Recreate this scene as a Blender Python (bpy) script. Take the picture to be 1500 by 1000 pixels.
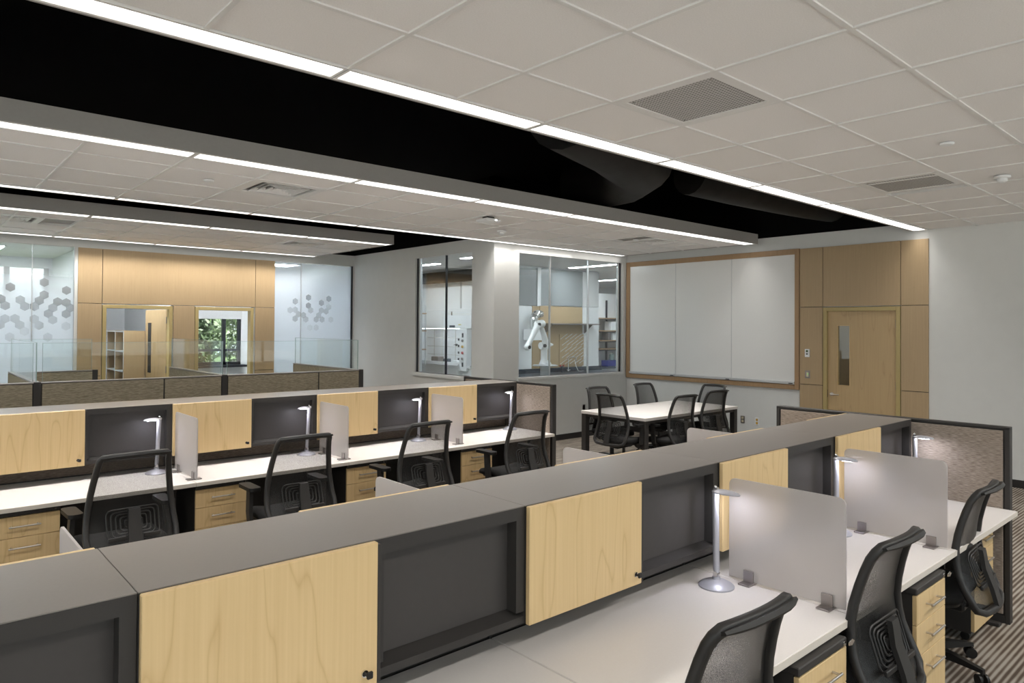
import bpy, bmesh, math, random
from math import sin, cos, pi, radians as R
from mathutils import Vector, Matrix
random.seed(7)
for o in list(bpy.data.objects): bpy.data.objects.remove(o)
SC = bpy.context.scene
COL = SC.collection

# ------------------------------------------------------------------ camera
def make_camera():
    f, t, pit, ro, cy = 1020.854, 0.845011, 0.0124478, 0.0065417, 466.274
    fw = Vector((cos(t), sin(t), 0)); rt = Vector((sin(t), -cos(t), 0)); up = Vector((0, 0, 1))
    fw, up = cos(pit)*fw + sin(pit)*up, cos(pit)*up - sin(pit)*fw
    rt, up = cos(ro)*rt + sin(ro)*up, cos(ro)*up - sin(ro)*rt
    cam = bpy.data.cameras.new('camera'); ob = bpy.data.objects.new('camera', cam); COL.objects.link(ob)
    M = Matrix((rt, up, -fw)).transposed().to_4x4(); M.translation = Vector((0, 0, 1.895))
    ob.matrix_world = M
    cam.sensor_width = 36; cam.lens = f/1500*36; cam.shift_y = -(500-cy)/1500
    cam.clip_start = 0.05; cam.clip_end = 200
    SC.camera = ob
make_camera()

# ------------------------------------------------------------------ world, exposure
W = bpy.data.worlds.new('World'); SC.world = W; W.use_nodes = True
W.node_tree.nodes['Background'].inputs[0].default_value = (0.90, 0.95, 1.0, 1)
W.node_tree.nodes['Background'].inputs[1].default_value = 1.6
SC.view_settings.view_transform = 'Standard'; SC.view_settings.look = 'None'
SC.view_settings.gamma = 1; SC.view_settings.use_curve_mapping = False
SC.view_settings.exposure = 0.18
STRIP = 2.4         # radiance of the linear ceiling diffusers
STRIP_W = 10.5       # watts per metre of linear light, aimed down by its louvre
sun = bpy.data.lights.new('sun', 'SUN'); sun.energy = 13; sun.angle = R(2); sun.color = (1, .975, .95)
so = bpy.data.objects.new('sun', sun); COL.objects.link(so); so.rotation_euler = (0, R(42), R(-4)); so.location = (14, 4, 12)

# ------------------------------------------------------------------ materials
def new_mat(name):
    m = bpy.data.materials.new(name); m.use_nodes = True
    nt = m.node_tree; b = nt.nodes['Principled BSDF']
    return m, nt, b
def N(nt, t, **k):
    n = nt.nodes.new(t)
    for a, v in k.items(): setattr(n, a, v)
    return n
def coords(nt, scale=(1, 1, 1), obj=True):
    tc = N(nt, 'ShaderNodeTexCoord'); mp = N(nt, 'ShaderNodeMapping')
    mp.inputs['Scale'].default_value = scale
    nt.links.new(tc.outputs['Object' if obj else 'Generated'], mp.inputs['Vector'])
    return mp.outputs['Vector']
def ramp(nt, fac, stops):
    r = N(nt, 'ShaderNodeValToRGB'); e = r.color_ramp.elements
    while len(e) < len(stops): e.new(0.5)
    for i, (p, c) in enumerate(stops): e[i].position = p; e[i].color = (*c, 1)
    nt.links.new(fac, r.inputs['Fac']); return r.outputs['Color']
def plain(name, c, rough=.5, metal=0, noise=0.06, scale=40, bump=0, spec=.5, coat=0):
    m, nt, b = new_mat(name)
    b.inputs['Roughness'].default_value = rough; b.inputs['Metallic'].default_value = metal
    b.inputs['Specular IOR Level'].default_value = spec
    b.inputs['Coat Weight'].default_value = coat
    v = coords(nt)
    n = N(nt, 'ShaderNodeTexNoise'); n.inputs['Scale'].default_value = scale; n.inputs['Detail'].default_value = 4
    nt.links.new(v, n.inputs['Vector'])
    lo = tuple(x*(1-noise) for x in c); hi = tuple(min(1, x*(1+noise)) for x in c)
    nt.links.new(ramp(nt, n.outputs['Fac'], [(.3, lo), (.7, hi)]), b.inputs['Base Color'])
    if bump:
        bp = N(nt, 'ShaderNodeBump'); bp.inputs['Strength'].default_value = bump; bp.inputs['Distance'].default_value = .002
        nt.links.new(n.outputs['Fac'], bp.inputs['Height']); nt.links.new(bp.outputs['Normal'], b.inputs['Normal'])
    return m
def wood(name, c_lo, c_hi, fig=1.0, rough=.38, freq=1.0):
    # vertical grain with faint cathedral figure
    m, nt, b = new_mat(name); b.inputs['Roughness'].default_value = rough
    v0 = coords(nt, (5.5*freq, 5.5*freq, .85*freq))
    oi = N(nt, 'ShaderNodeObjectInfo'); rm = N(nt, 'ShaderNodeMath', operation='MULTIPLY'); rm.inputs[1].default_value = 37
    nt.links.new(oi.outputs['Random'], rm.inputs[0])
    va = N(nt, 'ShaderNodeVectorMath', operation='ADD'); nt.links.new(v0, va.inputs[0]); nt.links.new(rm.outputs[0], va.inputs[1]); v = va.outputs[0]   # each board has its own figure
    n1 = N(nt, 'ShaderNodeTexNoise'); n1.inputs['Scale'].default_value = 1.3; n1.inputs['Detail'].default_value = 1.5
    nt.links.new(v, n1.inputs['Vector'])
    mul = N(nt, 'ShaderNodeMath', operation='MULTIPLY'); mul.inputs[1].default_value = 9
    nt.links.new(n1.outputs['Fac'], mul.inputs[0])
    fr = N(nt, 'ShaderNodeMath', operation='PINGPONG'); fr.inputs[1].default_value = 1
    nt.links.new(mul.outputs[0], fr.inputs[0])
    pw = N(nt, 'ShaderNodeMath', operation='POWER'); pw.inputs[1].default_value = 14
    nt.links.new(fr.outputs[0], pw.inputs[0])
    v2 = coords(nt, (95, 95, 1.6))
    n2 = N(nt, 'ShaderNodeTexNoise'); n2.inputs['Scale'].default_value = 1; n2.inputs['Detail'].default_value = 3
    nt.links.new(v2, n2.inputs['Vector'])
    a = N(nt, 'ShaderNodeMath', operation='MULTIPLY_ADD'); a.inputs[1].default_value = .26*fig
    nt.links.new(pw.outputs[0], a.inputs[0])
    s = N(nt, 'ShaderNodeMath', operation='MULTIPLY'); s.inputs[1].default_value = .34
    nt.links.new(n2.outputs['Fac'], s.inputs[0]); nt.links.new(s.outputs[0], a.inputs[2])
    nt.links.new(ramp(nt, a.outputs[0], [(.08, c_hi), (.62, c_lo)]), b.inputs['Base Color'])
    return m
def fabric(name, c_lo, c_hi, sc=(28, 28, 420), rough=.9):
    m, nt, b = new_mat(name); b.inputs['Roughness'].default_value = rough; b.inputs['Specular IOR Level'].default_value = .15
    v = coords(nt, sc)
    n = N(nt, 'ShaderNodeTexNoise'); n.inputs['Scale'].default_value = 1; n.inputs['Detail'].default_value = 3
    nt.links.new(v, n.inputs['Vector'])
    nt.links.new(ramp(nt, n.outputs['Fac'], [(.35, c_lo), (.68, c_hi)]), b.inputs['Base Color'])
    bp = N(nt, 'ShaderNodeBump'); bp.inputs['Strength'].default_value = .25; bp.inputs['Distance'].default_value = .001
    nt.links.new(n.outputs['Fac'], bp.inputs['Height']); nt.links.new(bp.outputs['Normal'], b.inputs['Normal'])
    return m
def emit(name, c, s):
    m = bpy.data.materials.new(name); m.use_nodes = True; nt = m.node_tree; nt.nodes.clear()
    e = N(nt, 'ShaderNodeEmission'); e.inputs[0].default_value = (*c, 1); e.inputs[1].default_value = s
    o = N(nt, 'ShaderNodeOutputMaterial'); nt.links.new(e.outputs[0], o.inputs[0]); return m
def fresnel(nt, ior):
    # same air-to-glass reflectance on both faces of a thin pane
    ge = N(nt, 'ShaderNodeNewGeometry'); mr = N(nt, 'ShaderNodeMapRange'); mr.inputs[3].default_value = ior; mr.inputs[4].default_value = 1/ior
    fz = N(nt, 'ShaderNodeFresnel'); nt.links.new(ge.outputs['Backfacing'], mr.inputs[0]); nt.links.new(mr.outputs[0], fz.inputs[0]); return fz
def glass(name, tint=(.96, .985, .975), ior=1.45, gl=1.0):
    m = bpy.data.materials.new(name); m.use_nodes = True; nt = m.node_tree; nt.nodes.clear()
    t = N(nt, 'ShaderNodeBsdfTransparent'); t.inputs[0].default_value = (*tint, 1)
    g = N(nt, 'ShaderNodeBsdfGlossy'); g.inputs['Roughness'].default_value = .02; g.inputs[0].default_value = (gl, gl, gl, 1)
    fz = fresnel(nt, ior)
    mx = N(nt, 'ShaderNodeMixShader'); o = N(nt, 'ShaderNodeOutputMaterial')
    nt.links.new(fz.outputs[0], mx.inputs[0]); nt.links.new(t.outputs[0], mx.inputs[1]); nt.links.new(g.outputs[0], mx.inputs[2])
    nt.links.new(mx.outputs[0], o.inputs[0]); return m
def film_glass(name, z_clear, z_full, full=.86):
    # pane with a printed frosting film that fades out towards the top of the pane
    m = bpy.data.materials.new(name); m.use_nodes = True; nt = m.node_tree; nt.nodes.clear()
    tc = N(nt, 'ShaderNodeTexCoord'); sp = N(nt, 'ShaderNodeSeparateXYZ'); nt.links.new(tc.outputs['Object'], sp.inputs[0])
    mr = N(nt, 'ShaderNodeMapRange', interpolation_type='SMOOTHSTEP')
    mr.inputs[1].default_value = z_clear; mr.inputs[2].default_value = z_full; mr.inputs[3].default_value = .06; mr.inputs[4].default_value = full
    nt.links.new(sp.outputs[2], mr.inputs[0])
    t = N(nt, 'ShaderNodeBsdfTransparent'); t.inputs[0].default_value = (.95, .98, .98, 1)
    d = N(nt, 'ShaderNodeBsdfDiffuse'); d.inputs[0].default_value = (.80, .85, .90, 1)
    l = N(nt, 'ShaderNodeBsdfTranslucent'); l.inputs[0].default_value = (.82, .87, .93, 1)
    dl = N(nt, 'ShaderNodeMixShader'); dl.inputs[0].default_value = .6
    nt.links.new(d.outputs[0], dl.inputs[1]); nt.links.new(l.outputs[0], dl.inputs[2])
    mx = N(nt, 'ShaderNodeMixShader'); nt.links.new(mr.outputs[0], mx.inputs[0]); nt.links.new(t.outputs[0], mx.inputs[1]); nt.links.new(dl.outputs[0], mx.inputs[2])
    g = N(nt, 'ShaderNodeBsdfGlossy'); g.inputs['Roughness'].default_value = .02
    fz = fresnel(nt, 1.4)
    m2 = N(nt, 'ShaderNodeMixShader'); nt.links.new(fz.outputs[0], m2.inputs[0]); nt.links.new(mx.outputs[0], m2.inputs[1]); nt.links.new(g.outputs[0], m2.inputs[2])
    o = N(nt, 'ShaderNodeOutputMaterial'); nt.links.new(m2.outputs[0], o.inputs[0]); return m
def decal(name, c, a):
    m = bpy.data.materials.new(name); m.use_nodes = True; nt = m.node_tree; nt.nodes.clear()
    t = N(nt, 'ShaderNodeBsdfTransparent'); d = N(nt, 'ShaderNodeBsdfDiffuse'); d.inputs[0].default_value = (*c, 1)
    mx = N(nt, 'ShaderNodeMixShader'); mx.inputs[0].default_value = a; o = N(nt, 'ShaderNodeOutputMaterial')
    nt.links.new(t.outputs[0], mx.inputs[1]); nt.links.new(d.outputs[0], mx.inputs[2]); nt.links.new(mx.outputs[0], o.inputs[0]); return m
def frosted(name):
    m = bpy.data.materials.new(name); m.use_nodes = True; nt = m.node_tree; nt.nodes.clear()
    r = N(nt, 'ShaderNodeBsdfRefraction'); r.inputs[0].default_value = (.93, .92, .92, 1); r.inputs['Roughness'].default_value = .55; r.inputs['IOR'].default_value = 1.05
    d = N(nt, 'ShaderNodeBsdfDiffuse'); d.inputs[0].default_value = (.66, .63, .62, 1)
    l = N(nt, 'ShaderNodeBsdfTranslucent'); l.inputs[0].default_value = (.72, .69, .68, 1)
    a = N(nt, 'ShaderNodeMixShader'); a.inputs[0].default_value = .45
    b = N(nt, 'ShaderNodeMixShader'); b.inputs[0].default_value = .58
    o = N(nt, 'ShaderNodeOutputMaterial')
    nt.links.new(d.outputs[0], a.inputs[1]); nt.links.new(l.outputs[0], a.inputs[2])
    nt.links.new(r.outputs[0], b.inputs[1]); nt.links.new(a.outputs[0], b.inputs[2]); nt.links.new(b.outputs[0], o.inputs[0]); return m
def mesh_cloth(name):
    m = bpy.data.materials.new(name); m.use_nodes = True; nt = m.node_tree; nt.nodes.clear()
    v = coords(nt, (420, 420, 420))
    n = N(nt, 'ShaderNodeTexNoise'); n.inputs['Scale'].default_value = 1; n.inputs['Detail'].default_value = 1
    nt.links.new(v, n.inputs['Vector'])
    mr = N(nt, 'ShaderNodeMapRange'); mr.inputs[1].default_value = .3; mr.inputs[2].default_value = .7; mr.inputs[3].default_value = .38; mr.inputs[4].default_value = .68
    nt.links.new(n.outputs['Fac'], mr.inputs[0])
    # a weave has thickness: the open share shrinks with 1 / cos of the angle it is crossed at
    lw = N(nt, 'ShaderNodeLayerWeight'); lw.inputs[0].default_value = .5
    c = N(nt, 'ShaderNodeMath', operation='SUBTRACT'); c.inputs[0].default_value = 1.0; nt.links.new(lw.outputs['Facing'], c.inputs[1])
    cm = N(nt, 'ShaderNodeMath', operation='MAXIMUM'); cm.inputs[1].default_value = .15; nt.links.new(c.outputs[0], cm.inputs[0])
    iv = N(nt, 'ShaderNodeMath', operation='DIVIDE'); iv.inputs[0].default_value = 1.0; nt.links.new(cm.outputs[0], iv.inputs[1])
    pw = N(nt, 'ShaderNodeMath', operation='POWER'); nt.links.new(mr.outputs[0], pw.inputs[0]); nt.links.new(iv.outputs[0], pw.inputs[1])
    op = N(nt, 'ShaderNodeMath', operation='SUBTRACT'); op.inputs[0].default_value = 1.0; nt.links.new(pw.outputs[0], op.inputs[1])
    t = N(nt, 'ShaderNodeBsdfTransparent'); d = N(nt, 'ShaderNodeBsdfPrincipled'); d.inputs['Base Color'].default_value = (.012, .0115, .011, 1); d.inputs['Roughness'].default_value = .45
    mx = N(nt, 'ShaderNodeMixShader'); o = N(nt, 'ShaderNodeOutputMaterial')
    nt.links.new(op.outputs[0], mx.inputs[0]); nt.links.new(t.outputs[0], mx.inputs[1]); nt.links.new(d.outputs[0], mx.inputs[2]); nt.links.new(mx.outputs[0], o.inputs[0]); return m
def carpet(name):
    m, nt, b = new_mat(name); b.inputs['Roughness'].default_value = .95; b.inputs['Specular IOR Level'].default_value = .1
    v = coords(nt, (.55, 1, 1))
    nz = N(nt, 'ShaderNodeTexNoise'); nz.inputs['Scale'].default_value = 1.6; nz.inputs['Detail'].default_value = 2; nt.links.new(v, nz.inputs['Vector'])
    sp = N(nt, 'ShaderNodeSeparateXYZ'); nt.links.new(v, sp.inputs[0])
    w = N(nt, 'ShaderNodeMath', operation='MULTIPLY'); w.inputs[1].default_value = 2*pi/.030; nt.links.new(sp.outputs[1], w.inputs[0])
    sn = N(nt, 'ShaderNodeMath', operation='SINE'); nt.links.new(w.outputs[0], sn.inputs[0])
    v3 = coords(nt, (3, 11, 1)); n3 = N(nt, 'ShaderNodeTexNoise'); n3.inputs['Scale'].default_value = 1; n3.inputs['Detail'].default_value = 2; nt.links.new(v3, n3.inputs['Vector'])
    md = N(nt, 'ShaderNodeMath', operation='MULTIPLY_ADD'); md.inputs[1].default_value = .36; nt.links.new(sn.outputs[0], md.inputs[0]); nt.links.new(n3.outputs['Fac'], md.inputs[2])
    v4 = coords(nt, (300, 300, 300)); n4 = N(nt, 'ShaderNodeTexNoise'); n4.inputs['Scale'].default_value = 1; nt.links.new(v4, n4.inputs['Vector'])
    ad = N(nt, 'ShaderNodeMath', operation='MULTIPLY_ADD'); ad.inputs[1].default_value = .35; nt.links.new(n4.outputs['Fac'], ad.inputs[0]); nt.links.new(md.outputs[0], ad.inputs[2])
    nt.links.new(ramp(nt, ad.outputs[0], [(.35, (.085, .064, .049)), (.62, (.19, .155, .125)), (.98, (.34, .31, .27))]), b.inputs['Base Color'])
    return m

M = {}
M['wall'] = plain('painted wall', (.66, .665, .65), .75, noise=.015, scale=6)
M['wall_shade'] = M['wall']
M['black'] = plain('flat black plenum paint', (.0025, .0025, .0028), .9, spec=.1)
M['duct'] = plain('black painted duct', (.009, .0085, .008), .6, noise=.4, scale=7, spec=.2)
M['tile'] = plain('mineral ceiling tile', (.82, .80, .79), .9, noise=.045, scale=160, bump=.12)
M['grid'] = plain('white ceiling grid', (.74, .73, .72), .45, noise=.01)
M['fascia'] = plain('grey painted fascia', (.33, .315, .30), .6, noise=.02)
M['carpet'] = carpet('striped carpet')
M['base'] = plain('black rubber base', (.016, .014, .013), .5)
M['maple'] = wood('maple veneer', (.46, .30, .13), (.68, .50, .265), .9, .36)
M['maple_wall'] = wood('quarter maple wall veneer', (.29, .20, .11), (.44, .32, .185), .25, .42, 2.2)
M['maple_door'] = wood('figured maple door', (.34, .225, .11), (.52, .375, .20), .8, .42, .9)
M['oak'] = wood('oak frame', (.22, .13, .065), (.37, .235, .125), .6, .4)
M['frame_tan'] = plain('tan painted steel frame', (.42, .325, .14), .4, noise=.01)
M['top'] = plain('warm grey laminate', (.205, .185, .168), .36, noise=.02, scale=90)
M['char'] = plain('charcoal powder coat', (.034, .031, .029), .5, noise=.04, scale=200, spec=.35)
M['char2'] = plain('charcoal recess panel', (.050, .0455, .0435), .5, noise=.03, spec=.35)
M['desk'] = plain('off white laminate', (.70, .665, .635), .38, noise=.012, scale=120)
M['edge'] = plain('desk edge band', (.62, .57, .51), .45, noise=.01)
M['fab'] = fabric('taupe panel fabric', (.19, .15, .12), (.42, .355, .30))
M['fab_dk'] = fabric('brown spine fabric', (.10, .078, .062), (.23, .185, .15))
M['fab_cub'] = fabric('olive beige panel fabric', (.17, .145, .10), (.34, .295, .22), (22, 22, 300))
M['chrome'] = plain('polished chrome', (.75, .75, .76), .15, 1, noise=.01)
M['nickel'] = plain('brushed nickel', (.56, .53, .50), .32, 1, noise=.03)
M['silver'] = plain('silver lacquer', (.46, .46, .51), .42, .35, noise=.01)
M['bracket'] = plain('satin steel bracket', (.32, .29, .28), .38, .85, noise=.02)
M['plastic'] = plain('black chair plastic', (.010, .0098, .0095), .42, noise=.05, scale=300, spec=.35)
M['plastic2'] = plain('dark grey chair frame', (.024, .0228, .022), .42, noise=.04, scale=200, spec=.4)
M['seat'] = fabric('black seat fabric', (.010, .010, .010), (.026, .025, .025), (500, 500, 500))
M['mesh'] = mesh_cloth('black chair mesh')
M['frost'] = frosted('frosted acrylic')
M['frost_edge'] = plain('acrylic edge', (.8, .79, .79), .3, noise=.01)
M['glass'] = glass('clear glass')
M['glass_lab'] = glass('lab window glass', (.93, .96, .96), 1.5)
M['glass_green'] = glass('tinted glass screen', (.965, .985, .98), 1.35)
M['glass_edge'] = plain('glass edge', (.30, .40, .38), .2, noise=.02)
M['film'] = film_glass('frosted film glass', 2.95, 2.0, .9)
M['film2'] = film_glass('frosted film glass right', 3.5, 2.4, .9)
M['hex'] = [decal('hexagon film %d' % i, (.28, .295, .31), a) for i, a in enumerate((.08, .16, .27, .40, .66))]
M['bracket_dark'] = plain('grille hole', (.11, .108, .105), .6)
M['light'] = emit('lit diffuser', (1.0, .97, .93), STRIP)
M['light_cool'] = emit('lit lab diffuser', (.90, .96, 1.0), 42)
M['hood_lamp'] = emit('hood lamp', (.93, .97, 1.0), 5)
M['light_warm'] = emit('warm diffuser', (1, .93, .82), 14)
M['led'] = emit('lamp led', (.86, .87, 1.0), 100)
M['white'] = plain('white laminate', (.78, .79, .80), .45, noise=.01)
M['board'] = plain('glossy whiteboard', (.74, .74, .73), .16, noise=.005)
M['alu'] = plain('anodised aluminium', (.55, .56, .57), .35, .4, noise=.02)
M['robot'] = plain('white robot shell', (.80, .80, .80), .3, noise=.01)
M['grey_lab'] = plain('grey laboratory panel', (.26, .27, .275), .25, noise=.05, scale=3)
M['counter'] = plain('dark epoxy counter', (.045, .055, .07), .3)
M['blue'] = plain('blue plastic', (.02, .035, .26), .4)
M['yellow'] = plain('yellow sticker', (.7, .6, .1), .5)
M['red'] = plain('red plastic', (.5, .04, .03), .4)
M['amber'] = plain('amber plastic', (.55, .33, .05), .4)
M['green'] = emit('green indicator', (.2, 1, .25), 1.5)
M['lcd'] = plain('display', (.10, .14, .08), .2)
M['grille'] = plain('perforated grille', (.48, .47, .46), .5, noise=.12, scale=260)
M['dark'] = plain('dark void', (.02, .02, .02), .8)
M['shade'] = plain('roller shade cloth', (.66, .66, .66), .8, noise=.03)
M['ivory'] = plain('ivory device', (.62, .55, .38), .4, noise=.01)
M['winframe'] = plain('black window frame', (.012, .013, .02), .4)
M['leaf'] = plain('leaf', (.06, .115, .032), .55, noise=.55, scale=2.2)
M['leaf2'] = plain('pale leaf', (.105, .165, .06), .55, noise=.5, scale=2.6)
M['bark'] = plain('bark', (.07, .05, .035), .9, noise=.4)
M['paving'] = plain('pale bounce paving', (.55, .53, .50), .9, noise=.08, scale=3)
M['tan'] = plain('tan corridor paint', (.36, .29, .19), .7, noise=.03)
M['grass'] = plain('ground', (.10, .16, .05), .95, noise=.3, scale=3)

# ------------------------------------------------------------------ geometry helpers
class G:
    def __init__(s): s.v = []; s.f = []
    def add(s, vs, fs, m=None):
        b = len(s.v)
        for p in vs: s.v.append(tuple(m @ Vector(p)) if m else tuple(p))
        for q in fs: s.f.append([i+b for i in q])
        return s
    def box(s, x0, x1, y0, y1, z0, z1, bev=0, m=None):
        if x1 < x0: x0, x1 = x1, x0
        if y1 < y0: y0, y1 = y1, y0
        if z1 < z0: z0, z1 = z1, z0
        if bev <= 0:
            vs = [(x, y, z) for x in (x0, x1) for y in (y0, y1) for z in (z0, z1)]
            fs = [(0, 1, 3, 2), (4, 6, 7, 5), (0, 4, 5, 1), (2, 3, 7, 6), (0, 2, 6, 4), (1, 5, 7, 3)]
            return s.add(vs, fs, m)
        bev = min(bev, (x1-x0)*.45, (y1-y0)*.45, (z1-z0)*.45)
        vs = []; ix = {}
        L = ((x0, x1), (y0, y1), (z0, z1))
        for a in (0, 1):
            for b in (0, 1):
                for c in (0, 1):
                    sg = (a, b, c)
                    for k in range(3):
                        p = [L[i][sg[i]] + (0 if i == k else (bev if sg[i] == 0 else -bev)) for i in range(3)]
                        ix[(a, b, c, k)] = len(vs); vs.append(tuple(p))
        fs = []
        for k in range(3):
            o = [i for i in range(3) if i != k]
            for sd in (0, 1):
                q = []
                for (u, w) in ((0, 0), (1, 0), (1, 1), (0, 1)):
                    c = [0, 0, 0]; c[k] = sd; c[o[0]] = u; c[o[1]] = w; q.append(ix[(*c, k)])
                fs.append(q)
        for k in range(3):          # edges along axis k
            o = [i for i in range(3) if i != k]
            for u in (0, 1):
                for w in (0, 1):
                    c0 = [0, 0, 0]; c0[o[0]] = u; c0[o[1]] = w; c1 = list(c0); c1[k] = 1
                    fs.append([ix[(*c0, o[0])], ix[(*c1, o[0])], ix[(*c1, o[1])], ix[(*c0, o[1])]])
        for a in (0, 1):
            for b in (0, 1):
                for c in (0, 1): fs.append([ix[(a, b, c, k)] for k in range(3)])
        return s.add(vs, fs, m)
    def prism(s, poly, d0, d1, axis='z', m=None):
        n = len(poly); vs = []
        for d in (d0, d1):
            for (a, b) in poly:
                vs.append({'z': (a, b, d), 'y': (a, d, b), 'x': (d, a, b)}[axis])
        fs = [list(range(n))[::-1], list(range(n, 2*n))] + [[i, (i+1) % n, n+(i+1) % n, n+i] for i in range(n)]
        return s.add(vs, fs, m)
    def lathe(s, prof, n=20, m=None, c=(0, 0, 0)):
        vs = []; fs = []; k = len(prof)
        for i in range(n):
            a = 2*pi*i/n
            for (r, z) in prof: vs.append((c[0]+r*cos(a), c[1]+r*sin(a), c[2]+z))
        for i in range(n):
            j = (i+1) % n
            for q in range(k-1): fs.append([i*k+q, j*k+q, j*k+q+1, i*k+q+1])
        if prof[0][0] > 1e-6: fs.append([i*k for i in range(n)][::-1])
        if prof[-1][0] > 1e-6: fs.append([i*k+k-1 for i in range(n)])
        return s.add(vs, fs, m)
    def cyl(s, p0, p1, r, n=14, r2=None):
        return s.tube([p0, p1], [r, r if r2 is None else r2], n)
    def tube(s, pts, r, n=10, closed=False, prof=None, up=None):
        # prof: list of (a,b) cross-section multipliers; r scalar or list
        pts = [Vector(p) for p in pts]; k = len(pts)
        rs = r if isinstance(r, (list, tuple)) else [r]*k
        if prof is None: prof = [(cos(2*pi*i/n), sin(2*pi*i/n)) for i in range(n)]
        n = len(prof); vs = []; fs = []
        def tan(i):
            if closed: return (pts[(i+1) % k]-pts[i-1]).normalized()
            return (pts[min(i+1, k-1)]-pts[max(i-1, 0)]).normalized()
        t = tan(0); u = Vector(up) if up else (Vector((0, 0, 1)) if abs(t.z) < .9 else Vector((1, 0, 0)))
        for i in range(k):
            t = tan(i)
            if up: u = Vector(up)
            u = (u - t*u.dot(t)).normalized(); w = t.cross(u)
            for (a, b) in prof: vs.append(tuple(pts[i] + (u*a + w*b)*rs[i]))
        for i in range(k if closed else k-1):
            j = (i+1) % k
            for q in range(n): fs.append([i*n+q, i*n+(q+1) % n, j*n+(q+1) % n, j*n+q])
        if not closed: fs.append(list(range(n))[::-1]); fs.append(list(range((k-1)*n, k*n)))
        return s.add(vs, fs)
    def ball(s, c, r, n=14, sz=1):
        pr = [(r*sin(pi*i/8), -r*sz*cos(pi*i/8)) for i in range(9)]; pr[0] = (0, pr[0][1]); pr[-1] = (0, pr[-1][1])
        return s.lathe(pr, n, None, c)
    def mesh(s, name, mat, smooth=None):
        me = bpy.data.meshes.new(name)
        bm = bmesh.new(); vv = [bm.verts.new(p) for p in s.v]
        for q in s.f:
            if len(set(q)) < 3: continue
            try: bm.faces.new([vv[i] for i in q])
            except ValueError: pass
        bmesh.ops.remove_doubles(bm, verts=bm.verts, dist=1e-6) if smooth else None
        bmesh.ops.recalc_face_normals(bm, faces=bm.faces); bm.to_mesh(me); bm.free()
        me.materials.append(mat)
        if smooth:
            me.shade_smooth(); me.set_sharp_from_angle(angle=R(smooth))
        return me
    def ob(s, name, mat, parent=None, smooth=None, loc=None):
        o = bpy.data.objects.new(name, s.mesh(name, mat, smooth)); COL.objects.link(o)
        if parent: o.parent = parent
        if loc: o.location = loc
        return o
def box(*a, **k): return G().box(*a, **k)
def inst(me, name, parent=None, loc=(0, 0, 0), rz=0):
    o = bpy.data.objects.new(name, me); COL.objects.link(o); o.parent = parent; o.location = loc; o.rotation_euler.z = rz; return o
def tag(o, label, cat=None, group=None, kind=None):
    o['label'] = label
    if cat: o['category'] = cat
    if group: o['group'] = group
    if kind: o['kind'] = kind
    return o
def thing(name, label, cat, loc=(0, 0, 0), rz=0, group=None):
    o = bpy.data.objects.new(name, None); o.empty_display_size = .1; COL.objects.link(o)
    o.location = loc; o.rotation_euler.z = rz
    return tag(o, label, cat, group)
def struct(name, g, mat, label=None, smooth=None):
    o = g.ob(name, mat, None, smooth) if g else bpy.data.objects.new(name, None)
    if not g: COL.objects.link(o)
    o['kind'] = 'structure'
    if label: o['label'] = label
    return o
def copy_tree(o, parent):
    c = o.copy(); COL.objects.link(c); c.parent = parent
    for ch in list(o.children): copy_tree(ch, c)
    return c
def dup(root, loc, rz=0, label=None, group=None):
    r = root.copy(); COL.objects.link(r); r.location = loc; r.rotation_euler = (0, 0, rz)
    if label: r['label'] = label
    if group: r['group'] = group
    for ch in list(root.children): copy_tree(ch, r)
    return r
def panel_holes(g, axis, d0, d1, a0, a1, z0, z1, holes):
    As = sorted({a0, a1, *[h[0] for h in holes], *[h[1] for h in holes]}); Zs = sorted({z0, z1, *[h[2] for h in holes], *[h[3] for h in holes]})
    for i in range(len(As)-1):
        # merge in z where possible
        z = 0
        while z < len(Zs)-1:
            def solid(q): 
                ca = (As[i]+As[i+1])/2; cz = (Zs[q]+Zs[q+1])/2
                return not any(h[0] < ca < h[1] and h[2] < cz < h[3] for h in holes)
            if not solid(z): z += 1; continue
            e = z
            while e+1 < len(Zs)-1 and solid(e+1): e += 1
            if axis == 'x': g.box(d0, d1, As[i], As[i+1], Zs[z], Zs[e+1])
            else: g.box(As[i], As[i+1], d0, d1, Zs[z], Zs[e+1])
            z = e+1
    return g
def rrect(w, h, r, n=4, cx=0, cy=0, corners=(1, 1, 1, 1)):
    P = []
    for k, (sx, sy) in enumerate(((1, 1), (-1, 1), (-1, -1), (1, -1))):
        if not corners[k]: P.append((cx+sx*w/2, cy+sy*h/2)); continue
        for i in range(n+1):
            a = k*pi/2 + i*pi/2/n
            P.append((cx+sx*(w/2-r)+r*cos(a), cy+sy*(h/2-r)+r*sin(a)))
    return P

# ------------------------------------------------------------------ dimensions (metres; floor z = 0)
XW, YA, XL, YG = 10.16, 8.25, 6.944, 12.63      # wall planes
ZC, ZP, ZD = 3.206, 3.31, 4.25                  # ceiling, top of wall paint, deck
X0, Y0 = -3.3, -3.2

# ================================================================== SETTING
struct('floor', G().box(X0, 20, Y0, 16.6, -.1, 0), M['carpet'], 'striped brown and grey carpet')
# black deck and upper walls of the open plenum
g = G().box(X0-.2, 20, Y0-.2, 16.75, ZD, ZD+.2)
g.box(XW, XW+.15, Y0, YA, ZP, ZD); g.box(XL, 20, YA, YA+.12, ZP, ZD); g.box(XL, XL+.12, YA, 16.6, ZP, ZD)
g.box(X0, XL, YG, YG+.12, ZP, ZD); g.box(X0-.12, X0, Y0, 16.6, ZP, ZD); g.box(X0, XW, Y0-.12, Y0, ZP, ZD)
struct('ceiling_plenum', g, M['black'], 'black painted open plenum above the ceilings')

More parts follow.
